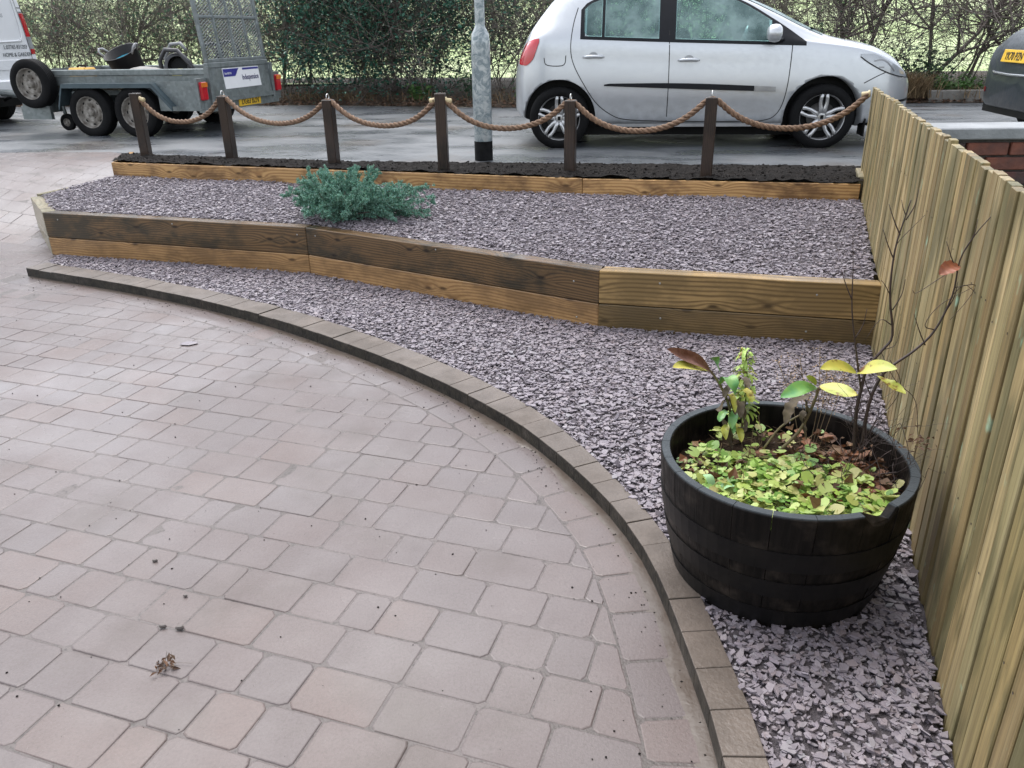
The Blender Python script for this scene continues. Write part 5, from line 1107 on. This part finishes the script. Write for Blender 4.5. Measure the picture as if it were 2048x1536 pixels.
# ------------------------------------------------------------------ juniper
def juniper():
    g = np.random.default_rng(31); root = empty('juniper_bush', (JUN[0], JUN[1], -.13), 0, 'spreading blue green juniper bush growing in the upper slate bed', 'shrub'); tw = Twigs(); P = []; D = []
    arms = []
    for az, e0, L0, n_ in ((-4, 14, .62, 20), (14, 24, .50, 14), (38, 30, .34, 10), (88, 40, .30, 12), (128, 52, .36, 18), (160, 30, .36, 14), (190, 18, .38, 14), (225, 22, .30, 12), (262, 20, .34, 18), (300, 20, .36, 14), (330, 16, .42, 10), (100, 68, .27, 14)):
        for k in range(int(n_*.62)): arms.append((R(az+g.normal(0, 10)), max(.02, R(e0+g.normal(0, 9))), L0*g.uniform(.75, 1.3)))
    for a, el, L in arms:
        p = np.array([g.normal(-.12, .06), g.normal(-.08, .05), .03]); d = np.array([math.cos(a)*math.cos(el), math.sin(a)*math.cos(el)*.72, math.sin(el)*.85]); d /= np.linalg.norm(d); n = 9
        for i in range(n):
            d = d+g.normal(0, .08, 3); d[2] += .0 if i < 5 else -.07; d /= np.linalg.norm(d); q = p+d*L/n; q[2] = max(q[2], .015)
            tw.seg(p, q, .006*(1-i/n)+.0015, .006*(1-(i+1)/n)+.0015)
            for _ in range(2 if i < 3 else 5):
                sd = d*.8+g.normal(0, .55, 3); sd[2] += .12; sd /= np.linalg.norm(sd); l2 = g.uniform(.7, 1.2)*(.095*(1-i/n)+.022); s0 = p+(q-p)*g.random(); s1 = s0+sd*l2; tw.seg(s0, s1, .0016, .0008)
                for f in np.linspace(.1, 1.05, 16): P.append(s0+sd*l2*f); D.append(sd)
            p = q
    P = np.repeat(np.array(P), 4, 0); D = np.repeat(np.array(D), 4, 0); n = len(P); d = D*.75+g.normal(0, .6, (n, 3)); d /= np.linalg.norm(d, axis=1)[:, None]; P += g.normal(0, .004, (n, 3)); P[:, 2] = np.maximum(P[:, 2], .0)
    L = g.uniform(.009, .017, n)[:, None]; sd = np.cross(d, g.normal(0, 1, (n, 3))); sd /= np.linalg.norm(sd, axis=1)[:, None]; wv = .0028
    V = np.stack([P-sd*wv, P+sd*wv, P+d*L], 1).reshape(-1, 3)
    m = leafmat('blue_juniper_needles', [(.04, .13, .085), (.10, .26, .19), (.21, .41, .34), (.08, .22, .11), (.32, .52, .45), (.15, .27, .13)], .5, .1)
    root.scale = (.9, .9, .95)
    link('branches', tw.mesh('branches'), TWIG, root); link('foliage', np_mesh('foliage', V, [(np.arange(n)*3)[:, None]+np.array([[0, 1, 2]])]), m, root)
juniper()

# ------------------------------------------------------------------ half barrel planter
BZ = BAR_TOP-BAR_H
bar_ = empty('barrel_planter', (BARC[0], BARC[1], BZ), 0, 'black half whisky barrel planter with a notched rim beside the fence', 'planter')
def mat_barrel():
    t = NT('black_barrel_stave'); co = t.coord(); sep = t.n('SeparateXYZ'); t.l(co, sep.inputs[0]); v = t.n('CombineXYZ'); rn = t.math('MULTIPLY', t.rnd(), 40.)
    t.l(t.math('MULTIPLY_ADD', sep.outputs[0], 60., rn), v.inputs[0]); t.l(t.math('MULTIPLY', sep.outputs[1], 60.), v.inputs[1]); t.l(t.math('MULTIPLY', sep.outputs[2], 4.), v.inputs[2])
    c = t.mix(t.mapr(t.noise(v.outputs[0], 1., 5), .35, .65), (.004, .0037, .0035), (.012, .010, .009)); c = t.mix(t.math('MULTIPLY', t.mapr(t.noise(co, 14, 5), .52, .72), .6), c, (.05, .04, .033))
    c = t.mix(t.mapr(sep.outputs[2], BAR_H-.004, BAR_H-.001), c, (.05, .058, .064))
    t.bump(t.noise(v.outputs[0], 2., 4), .35, .004); return t.set(c, t.mapr(t.noise(co, 20, 4), .35, .65, .35, .55), spec=.14)
STAVE = mat_barrel(); HOOP = simple('black_painted_hoop', (.0045, .0045, .005), .45, .0, col2=(.010, .009, .0085), scale=14, spec=.2)
def bar_r(z): return .292+(BAR_R-.292)*math.sin(min(1, max(0, z/BAR_H))*math.pi/2*.94)/math.sin(math.pi/2*.94)
NS = 22; TS = .030; NOTCH = R(-62)
ang = np.concatenate([[0], np.cumsum(np.random.default_rng(2).uniform(.8, 1.25, NS))]); ang = ang/ang[-1]*2*math.pi+.1
for k in range(NS):
    a0, a1 = ang[k]+.0025, ang[k+1]-.0025; mids = .5*(a0+a1); dn = abs((mids-NOTCH+math.pi) % (2*math.pi)-math.pi); cut = dn < (ang[k+1]-ang[k])/2
    zs_ = [0, .03, .08, .15, .22, .29, .35, BAR_H-.006, BAR_H]; b = MB(); rows = []
    for z in zs_:
        ro = bar_r(z)-(.004 if z == BAR_H else 0)+random.Random(k).gauss(0, .0008); ri = bar_r(z)-TS+(.004 if z == BAR_H else 0); nn = 5
        rows.append([(ro*math.cos(a), ro*math.sin(a), z) for a in lin(a0, a1, nn)]+[(ri*math.cos(a), ri*math.sin(a), z) for a in lin(a1, a0, nn)])
    if cut:
        for r_ in (-1, -2):
            for j in range(len(rows[r_])):
                x, y, z = rows[r_][j]; f = (math.atan2(y, x)-a0) % (2*math.pi)/(a1-a0); dip = .034*math.sin(math.pi*min(1, max(0, f)))**.5; rows[r_][j] = (x, y, z-dip)
    m_ = len(rows[0]); fs = [tuple(range(m_)), tuple(range((len(rows)-1)*m_, len(rows)*m_))]
    for i in range(len(rows)-1):
        for j in range(m_): q = (j+1) % m_; fs.append((i*m_+j, i*m_+q, i*m_+m_+q, i*m_+m_+j))
    b.add([p for r_ in rows for p in r_], fs); b.build('stave', STAVE, bar_, recalc=True)
for z0_, z1_ in ((.028, .085), (.135, .195), (.235, .30)):
    prof = [(bar_r(z0_)-.001, z0_), (bar_r(z0_)+.0026, z0_), (bar_r((z0_+z1_)/2)+.0027, (z0_+z1_)/2), (bar_r(z1_)+.0026, z1_), (bar_r(z1_)-.001, z1_)]; MB().lathe(prof, 64, smooth=False).build('hoop', HOOP, bar_)
SZ = BAR_H-.085
b = MB(); b.lathe([(0, .02), (.28, .02)], 32); b.build('barrel_base', STAVE, bar_)
G = []
for r_ in lin(0, .332, 10): G.append([(r_*math.cos(a), r_*math.sin(a), SZ+.02*mnoise.noise((r_*9*math.cos(a), r_*9*math.sin(a), 3))-.015*(r_/.33)**2) for a in lin(0, 2*math.pi, 41)])
b = MB(); b.grid(G, flip=True); b.build('potting_soil', mat_soil('peaty_soil', (.025, .017, .012), (.07, .045, .03)), bar_)
BOV = Vector((BARC[0], BARC[1], BZ)); ZS = BZ+SZ
# low green ground cover
g = np.random.default_rng(77); GC = []
while len(GC) < 1150:
    x, y = g.uniform(-.32, .32, 2)
    if math.hypot(x, y) > .312: continue
    if (x-.13)*.9+(y+.02)*.35 > .055 and g.random() < .95: continue
    if y > .08-.25*x and g.random() < .9: continue
    if x < -.2 and y > -.02 and g.random() < .8: continue
    GC.append((x, y, ))
def disc_leaf(n=7, notch=True):
    return [(math.cos(a)*(1-.18*math.cos(2*a)), math.sin(a)) for a in lin(-math.pi+.25, math.pi-.25, n)]
V = []; Fc = []
for x, y in GC:
    r_ = .0055+.017*g.random()**1.7; hz = g.uniform(.008, .05); tl = g.normal(0, .35, 2); a0 = g.uniform(0, 6.28); base = len(V); cup = g.uniform(-.2, .35)
    V.append((x, y, SZ+hz-.25*r_*cup))
    for px, py in disc_leaf(9):
        X = (px*math.cos(a0)-py*math.sin(a0))*r_; Y = (px*math.sin(a0)+py*math.cos(a0))*r_; V.append((x+X, y+Y, SZ+hz+X*tl[0]+Y*tl[1]+r_*cup*g.uniform(.1, .5)))
    Fc += [(base, base+i, base+i+1) for i in range(1, 9)]
GCM = leafmat('lime_ground_cover', [(.09, .22, .04), (.26, .42, .07), (.44, .54, .14), (.14, .32, .05), (.52, .56, .2), (.3, .26, .08), (.36, .5, .1)], .4, .25)
o = link('ground_cover', np_mesh('ground_cover', np.array(V)+np.array(BOV), [np.array(Fc)], True), GCM); tag(o, 'carpet of round lime green ground cover leaves inside the barrel', 'ground cover', kind='stuff')
# dead leaves and straws on the soil
n = 420; P = np.stack([g.normal(.17, .09, n), g.normal(-.01, .13, n), SZ+g.uniform(.0, .035, n)], 1); P2 = np.stack([g.normal(-.22, .06, 60), g.normal(.0, .08, 60), SZ+g.uniform(0, .03, 60)], 1); P = np.concatenate([P, P2]); P = P[np.hypot(P[:, 0], P[:, 1]) < .31]
RUST = leafmat('rusty_fallen_leaf', [(.16, .055, .025), (.22, .09, .04), (.09, .045, .025), (.26, .15, .07)], .6, .15)
o = link('barrel_leaf_litter', leaves('litter', P+np.array(BOV), .042, g, .7, .25, .15), RUST); tag(o, 'rusty dead leaves lying on the soil inside the barrel', 'leaf litter', kind='stuff')
# dry straws
tw = Twigs()
for k in range(90):
    a = g.uniform(0, 6.28); r_ = .29*math.sqrt(g.random()); p = np.array([r_*math.cos(a), r_*math.sin(a), SZ+.01]); d = np.array([g.normal(0, 1), g.normal(0, 1), g.uniform(.05, .5)]); d /= np.linalg.norm(d)
    for i in range(4):
        d = d+g.normal(0, .2, 3); d[2] -= .08; q = p+d*g.uniform(.015, .04)
        if math.hypot(q[0], q[1]) > .31: break
        tw.seg(p+np.array(BOV), q+np.array(BOV), .0012, .001); p = q
o = link('dry_straws', tw.mesh('dry_straws'), STRAW); tag(o, 'thin dry straws tangled over the soil inside the barrel', 'dry stems', kind='stuff')

def blade(path, width, fold=.25, m=8, side=None, wav=0., rnd=None):
    """one large leaf along a path with a folded midrib; returns verts, faces"""
    P = catmull([np.array(p, float) for p in path], 5); n = len(P); t = np.linspace(0, 1, n); W_ = width*np.sin(np.pi*np.clip(t*.97+.03, 0, 1))**.75; vs = []; fs = []
    for i in range(n):
        d = P[min(i+1, n-1)]-P[max(i-1, 0)]; d /= np.linalg.norm(d); s = np.cross(d, (0, 0, 1.) if side is None else side); s /= np.linalg.norm(s)+1e-9; u = np.cross(s, d); wv = wav*math.sin(i*1.9)
        for f in (-1, -.5, 0, .5, 1): vs.append(P[i]+s*W_[i]*f+u*W_[i]*(fold*abs(f)+wv*f*f))
    for i in range(n-1):
        for j in range(4): fs.append((i*5+j, i*5+j+1, i*5+6+j, i*5+5+j))
    return vs, fs
def pxs(pts, y):                 # photo pixels on the upright plane at depth y -> points (plants above the barrel)
    out = []
    for q in pts:
        px, py = q[:2]; yy = y+(q[2] if len(q) > 2 else 0); d = _f+_R*(px-1024)/1600-_U*(py-768)/1600; out.append(np.array([0, 0, CAM_H])+d*(yy/d[1]))
    return out
PEON = NT('yellowing_leaf'); _c = PEON.pos(); _k = PEON.noise(_c, 26, 4, .6); PEONM = PEON.set(PEON.mix(PEON.mapr(_k, .56, .66), PEON.mix(PEON.mapr(PEON.noise(_c, 9, 3), .4, .6), (.36, .40, .07), (.52, .46, .08)), (.16, .07, .02)), .4)
GREENL = simple('green_leaf', (.09, .27, .09), .35, col2=(.2, .36, .08), scale=20); BROWNL = simple('dried_brown_leaf', (.10, .032, .018), .45, col2=(.2, .09, .06), scale=25, bump=.3); DRYL = simple('withered_leaf', (.06, .045, .03), .7, col2=(.12, .09, .05), scale=30)
STEMG = simple('green_brown_stem', (.16, .15, .06), .55, col2=(.1, .06, .035)); STEMD = simple('dark_woody_stem', (.055, .032, .028), .55, col2=(.03, .02, .018), scale=30)
YB = BARC[1]
def plant(name, base_px, y, label, cat='plant', group='plants growing in the barrel'):
    p = pxs([base_px], y)[0]; return empty(name, (p[0], p[1], ZS), 0, label, cat, group)
def stem(root, pts, r0, r1, m, name='stem'):
    o = np.array(root.location); k = len(pts); return MB().tube([Vector(p-o) for p in catmull(pts, 4)] if k > 2 else [Vector(p-o) for p in pts], list(np.linspace(r0, r1, (k-1)*4+1)) if k > 2 else [r0, r1], 6).build(name, m, root)
def leaf(root, pts, wd, m, fold=.3, side=None, wav=0., name='leaf'):
    vs, fs = blade(pts, wd, fold, side=side, wav=wav); o = np.array(root.location); return MB().add([v-o for v in vs], fs, True).build(name, m, root)
# 1. brown-leaved plant at the left back of the barrel
y1 = YB+.20
pl1 = plant('peony_plant', (1463, 880), y1, 'plant with a long curled brown leaf rising from the back of the barrel')
stem(pl1, pxs([(1463, 885), (1460, 820), (1440, 770), (1418, 738)], y1), .005, .0035, STEMG)
leaf(pl1, pxs([(1420, 742), (1395, 725, -.03), (1360, 712, -.06), (1333, 698, -.09)], y1), .024, BROWNL, .5, side=(.2, -.6, .8)); leaf(pl1, pxs([(1418, 742), (1390, 735, -.05), (1365, 732, -.09), (1345, 735, -.12)], y1), .02, PEONM, .3, side=(0, -.5, .9))
leaf(pl1, pxs([(1440, 770), (1455, 755, -.03), (1465, 770, -.06), (1470, 790, -.07)], y1), .022, GREENL, .3); leaf(pl1, pxs([(1455, 800), (1475, 815, -.02), (1488, 850, -.03), (1480, 880, -.03)], y1), .022, DRYL, .4, wav=.3); leaf(pl1, pxs([(1450, 800), (1440, 830), (1450, 860), (1465, 900, -.03)], y1), .02, DRYL, .4, wav=.3)
leaf(pl1, pxs([(1460, 845), (1450, 860, -.04), (1452, 880, -.06)], y1), .012, PEONM, .3); leaf(pl1, pxs([(1470, 845), (1480, 865, -.04), (1483, 885, -.06)], y1), .012, PEONM, .3); leaf(pl1, pxs([(1440, 745), (1430, 720), (1445, 712, -.04)], y1), .014, GREENL)
for k in range(9):
    q = np.random.default_rng(200+k); px, py = q.uniform(1436, 1482), q.uniform(725, 880); dx, dy = q.uniform(-26, 26), q.uniform(10, 42); leaf(pl1, pxs([(px, py), (px+dx*.6, py-4, -.02), (px+dx, py+dy*.5, -.04), (px+dx*1.1, py+dy, -.05)], y1), q.uniform(.008, .015), (GREENL, DRYL, PEONM, DRYL)[k % 4], .3, wav=.15)
# 2. yellow-green drooping whorls
y2 = YB+.24; pl2 = plant('drooping_spurge', (1485, 880), y2, 'pale yellow green plant with drooping whorled leaves at the back of the barrel'); stem(pl2, pxs([(1480, 885), (1490, 800), (1492, 740), (1492, 705)], y2), .004, .003, STEMG)
LIME = simple('lime_leaf', (.42, .52, .10), .45, col2=(.26, .42, .08), scale=18); g = np.random.default_rng(4); o2 = np.array(pl2.location)
for lv in range(150):
    py = 703+130*g.random(); a = g.uniform(0, 6.28); f = (py-703)/130; c = pxs([(1491-4*f, py)], y2)[0]; L = g.uniform(.028, .045)*(.75+.5*f); d = np.array([math.cos(a), math.sin(a), 0]); dr = g.uniform(-.012, .022)
    vs, fs = blade([c, c+d*L*.55+(0, 0, .008), c+d*L*.95+(0, 0, -.3*dr), c+d*L*1.05+(0, 0, -dr)], g.uniform(.0035, .006), .25); MB().add([v-o2 for v in vs], fs, True).build('leaf', (LIME, LIME, LIME, LIME, PEONM)[int(g.integers(0, 5))], pl2)
# 3. central plant with long yellow leaves
y3 = YB+.10; pl3 = plant('yellow_leaved_plant', (1560, 900), y3, 'plant with long yellow green leaves spreading over the middle of the barrel')
stem(pl3, pxs([(1555, 905), (1600, 860), (1630, 800), (1635, 775)], y3), .006, .004, STEMG); stem(pl3, pxs([(1525, 900), (1560, 855), (1600, 830)], y3), .004, .003, STEMG)
leaf(pl3, pxs([(1640, 772), (1665, 778, -.03), (1690, 785, -.06), (1716, 790, -.08)], y3), .026, PEONM, .25, side=(0, -.5, .85)); leaf(pl3, pxs([(1632, 775), (1608, 775, -.03), (1585, 785, -.06), (1560, 795, -.08)], y3), .024, GREENL, .3, side=(0, -.5, .85)); leaf(pl3, pxs([(1625, 790), (1590, 805, -.01), (1578, 825, -.02), (1570, 850, -.03)], y3), .018, DRYL, .4, wav=.3)
leaf(pl3, pxs([(1610, 800), (1612, 820), (1605, 850), (1612, 880)], y3), .018, DRYL, .4, wav=.25); leaf(pl3, pxs([(1630, 770), (1622, 760, -.03), (1620, 750, -.05)], y3), .014, PEONM, .3)
# 4. dark woody shrub against the fence
y4 = YB+.02; pl4 = plant('bare_shrub', (1712, 900), y4, 'dark woody shrub with bare branches and a few yellow leaves leaning on the fence', 'shrub')
S = [([(1708, 905), (1712, 830), (1722, 780), (1735, 735), (1765, 700), (1785, 670), (1780, 590), (1790, 500), (1812, 430), (1822, 400)], .0085, .0025), ([(1722, 905), (1735, 820), (1755, 765), (1780, 735), (1830, 700), (1870, 660), (1905, 590), (1920, 520), (1950, 470), (1985, 430)], .008, .002),
     ([(1722, 780), (1712, 700), (1704, 620), (1706, 540), (1706, 470)], .0045, .0012), ([(1790, 500), (1800, 480), (1850, 430)], .002, .001), ([(1812, 432), (1806, 415), (1803, 400)], .002, .001), ([(1910, 575), (1950, 570), (1935, 600), (1900, 640)], .0018, .001),
     ([(1870, 660), (1850, 650), (1880, 610), (1945, 575)], .0022, .001), ([(1783, 650), (1760, 640), (1730, 680)], .0022, .001), ([(1920, 535), (1890, 550), (1835, 585), (1825, 580)], .002, .001), ([(1765, 700), (1790, 690), (1800, 660)], .002, .001), ([(1905, 590), (1930, 570), (1955, 590)], .0015, .0008), ([(1780, 590), (1770, 570), (1762, 560)], .0018, .001)]
for pts, r0, r1 in S: stem(pl4, pxs(pts, y4), r0*.72, r1*.6, STEMD, 'branch')
leaf(pl4, pxs([(1715, 745), (1735, 738, -.03), (1762, 735, -.06), (1795, 738, -.09)], y4), .026, PEONM, .22, side=(0, -.6, .8)); leaf(pl4, pxs([(1712, 745), (1690, 735, -.02), (1665, 732, -.05), (1640, 738, -.07)], y4), .02, PEONM, .22, side=(0, -.6, .8)); leaf(pl4, pxs([(1755, 752), (1775, 765, -.04), (1795, 778, -.06), (1812, 788, -.08)], y4), .02, PEONM, .25, side=(.3, -.5, .8))
RUSTL = simple('rust_leaf', (.28, .08, .03), .5, col2=(.16, .05, .02), scale=30); leaf(pl4, pxs([(1918, 532), (1905, 533, -.02), (1892, 540, -.03), (1878, 550, -.03)], y4), .02, RUSTL, .3, side=(0, -.5, .8), wav=.2)
for k, (px, py) in enumerate(((1700, 850), (1745, 800), (1735, 870), (1770, 760), (1785, 620), (1788, 520), (1812, 440), (1850, 690), (1890, 625), (1915, 545), (1930, 500), (1704, 600), (1708, 680), (1800, 470))): stem(pl4, pxs([(px, py), (px+18-30*(k % 2), py-30), (px+26-48*(k % 2), py-62)], y4), .002, .0008, STEMD, 'branch')
# 5. thin reddish stem with seed plumes
y5 = YB+.16; g = np.random.default_rng(12)
pl5 = plant('seeded_astilbe', (1620, 890), y5, 'wispy dry plant with pale feathery seed heads behind the yellow leaves'); tw = Twigs(); o5 = np.array(pl5.location); SP = []
for bx, tx, ty in ((1600, 1555, 720), (1610, 1600, 715), (1620, 1640, 690), (1625, 1655, 720), (1630, 1672, 735), (1615, 1580, 745), (1640, 1690, 750)):
    p = pxs([(bx, 890), ((bx+tx)/2+6, 805), (tx, ty)], y5); q = catmull(p, 6)
    for a, b_ in zip(q[:-1], q[1:]): tw.seg(a-o5, b_-o5, .0013, .001)
    for k in range(46):
        f = g.uniform(.5, 1.); c = q[int(f*(len(q)-1))]+g.normal(0, .014, 3); e = c+g.normal(0, .012, 3)+(0, 0, .006); tw.seg(c-o5, e-o5, .0006, .0004); SP.append(e-o5)
link('stalks', tw.mesh('stalks'), simple('pale_stalk', (.30, .22, .14), .7), pl5); link('seed_head', clods('seed_head', np.array(SP), g.uniform(.0014, .003, len(SP)), None, 3), simple('tan_seeds', (.55, .36, .2), .7), pl5)['kind'] = 'stuff'
# 6. dark thin stems, wilted, at the front right
y6 = YB-.08; pl6 = plant('wilted_stems', (1720, 960), y6, 'tangle of thin wilted dark stems at the fence side of the barrel'); tw = Twigs(); o6 = np.array(pl6.location); LV = []
for k in range(46):
    bx = g.uniform(1660, 1800); by = g.uniform(900, 985); p0 = pxs([(bx, by)], y6+g.uniform(-.1, .14))[0]; p0[2] = ZS; d = np.array([g.normal(.1, .55), g.normal(0, .5), g.uniform(.2, 1.)]); p = p0
    for i in range(7):
        d = d+g.normal(0, .2, 3); d[2] -= .12; d /= np.linalg.norm(d); q = p+d*g.uniform(.015, .033)
        if math.hypot(q[0]-BARC[0], q[1]-BARC[1]) > .31 and q[2] < BAR_TOP+.02: break
        tw.seg(p-o6, q-o6, .0013, .0011); p = q
    if g.random() < .35: LV.append(p-o6)
for pts in ([(1770, 960, .0), (1795, 850, 0), (1812, 880, -.05), (1822, 930, -.08)], [(1760, 700, .05), (1790, 760, 0), (1830, 800, 0), (1836, 870, 0)], [(1745, 850), (1790, 800), (1800, 760), (1780, 720)], [(1765, 930, 0), (1800, 960, -.05), (1818, 900, -.02)]):
    q = catmull(pxs(pts, y6+.06), 6)
    for a, b_ in zip(q[:-1], q[1:]): tw.seg(a-o6, b_-o6, .0012, .001)
link('stems', tw.mesh('stems'), STEMD, pl6)['kind'] = 'stuff'; link('foliage', leaves('foliage', np.concatenate([np.array(LV), g.normal(0, .02, (40, 3))+pxs([(1825, 880)], y6+.06)[0]-o6]), .018, g, .5), DEAD, pl6)
pl8 = plant('twig_tangle', (1745, 930), YB-.02, 'upright tangle of thin bare brown twigs at the fence side of the barrel'); tw = Twigs(); tp = []; q8 = np.random.default_rng(91)
for k in range(15): grow(tw, (q8.normal(.0, .06), q8.normal(0, .07), 0), (q8.normal(.05, .3), q8.normal(0, .25), 1), q8.uniform(.1, .28), .0014, 1, q8, tp, .6, .1, 5, (1, 3), .3)
link('twigs', tw.mesh('twigs'), STEMD, pl8)['kind'] = 'stuff'
# small sage-like plant in front left
pl7 = plant('grey_leaved_seedling', (1432, 960), YB-.12, 'small grey green seedling with soft oval leaves at the barrel edge'); c = np.array(pl7.location); SAGE = simple('soft_sage_leaf', (.22, .40, .2), .6, col2=(.3, .48, .22))
for a, L, up in ((2.1, .05, .05), (.2, .06, .03), (-1.3, .05, .012), (-.4, .055, .0), (3.6, .04, .03)): d = np.array([math.cos(a), math.sin(a), 0]); leaf(pl7, [c+(0, 0, .015), c+d*L*.5+(0, 0, up*.8+.02), c+d*L+(0, 0, up+.01)], .014, SAGE, .15)

# ------------------------------------------------------------------ small things on the drive
g = np.random.default_rng(17)
k = g.integers(0, len(KC), 1100); off = np.abs(g.exponential(.06, 1100))+.004; P = KC[k]+KN[k]*off[:, None]; keep = P[:, 1] > .6; P = P[keep]
x = g.uniform(-3.5, .4, 800); y = g.uniform(.9, 6.2, 800); q = in_poly(x, y, FLOOP); P = np.concatenate([P, np.stack([x[q], y[q]], 1)]); r_ = .0009+.0044*g.random(len(P))**3
o = link('soil_crumbs', clods('soil_crumbs', np.stack([P[:, 0], P[:, 1], drive_z(P[:, 0], P[:, 1])+r_*.4], 1), r_, SOIL, 5), SOIL); tag(o, 'dark soil crumbs scattered over the drive and along the kerb', 'soil crumbs', kind='stuff')
for (px, py), r_, lab in (((378, 688), .05, 'single slate chip lying alone on the paved drive'), ((326, 1255), .012, 'small dark pebble lying on the drive near a dead leaf'), ((360, 1258), .013, 'small pale topped pebble lying on the drive'), ((310, 1123), .01, 'tiny round pebble on the drive between paver rows'), ((371, 1193), .008, 'tiny dark pebble on a reddish paver')):
    c = at_z(px, py, -.499); b = MB(); n = 9; rr = [r_*g.uniform(.75, 1.1) for _ in range(n)]
    flat = .16 if r_ > .03 else .8
    for zz, sc_ in ((0, .85), (r_*flat*.5, 1.), (r_*flat, .7)): b.v += [(rr[i]*sc_*math.cos(i*2*math.pi/n), rr[i]*sc_*.6*math.sin(i*2*math.pi/n), zz) for i in range(n)]
    for kk in range(2):
        for i in range(n): j = (i+1) % n; b.f.append([kk*n+i, kk*n+j, kk*n+n+j, kk*n+n+i]); b.sm.append(False)
    b.f.append(list(range(2*n, 3*n))); b.sm.append(False)
    o = b.build('slate_chip' if r_ > .03 else 'pebble', SLATE if r_ > .03 else simple('pebble_stone', (.13, .11, .1), .6) if 'pebble_stone' not in bpy.data.materials else bpy.data.materials['pebble_stone'], None, Matrix.Translation((c[0], c[1], c[2]+.001))); tag(o, lab, 'stone')
c = at_z(330, 1335, -.498); o = empty('dead_leaf_clump', c, 0, 'crumpled brown dead leaf clump lying on the drive', 'dead leaf'); P = g.normal(0, .012, (22, 3))*(1.4, 1, .25)+(0, 0, .006); link('leaf_shreds', leaves('leaf_shreds', P, .026, g, .35, .5, .2), DEAD, o)
tw = Twigs()
for k in range(8): a = g.normal(0, .012, 3); a[2] = .004; d = g.normal(0, .022, 3); d[2] = abs(d[2])*.4; tw.seg(a, a+d, .0011, .0007)
link('leaf_stalks', tw.mesh('leaf_stalks'), TWIG, o)
# tufts in the kerb joint
for (px, py) in ((655, 668), (840, 742), (1105, 865), (1128, 878)):
    c = at_z(px, py, -.498); o = empty('kerb_weed', c, 0, 'tiny green weed tuft sprouting at the foot of the kerb', 'weed', 'weed tufts along the kerb'); tw = Twigs()
    for k in range(14): a = g.normal(0, .014, 3); a[2] = 0; d = np.array([g.normal(0, .016), g.normal(0, .016), g.uniform(.01, .035)]); tw.seg(a, a+d, .0012, .0005)
    link('blades', tw.mesh('blades'), BRAMB, o)
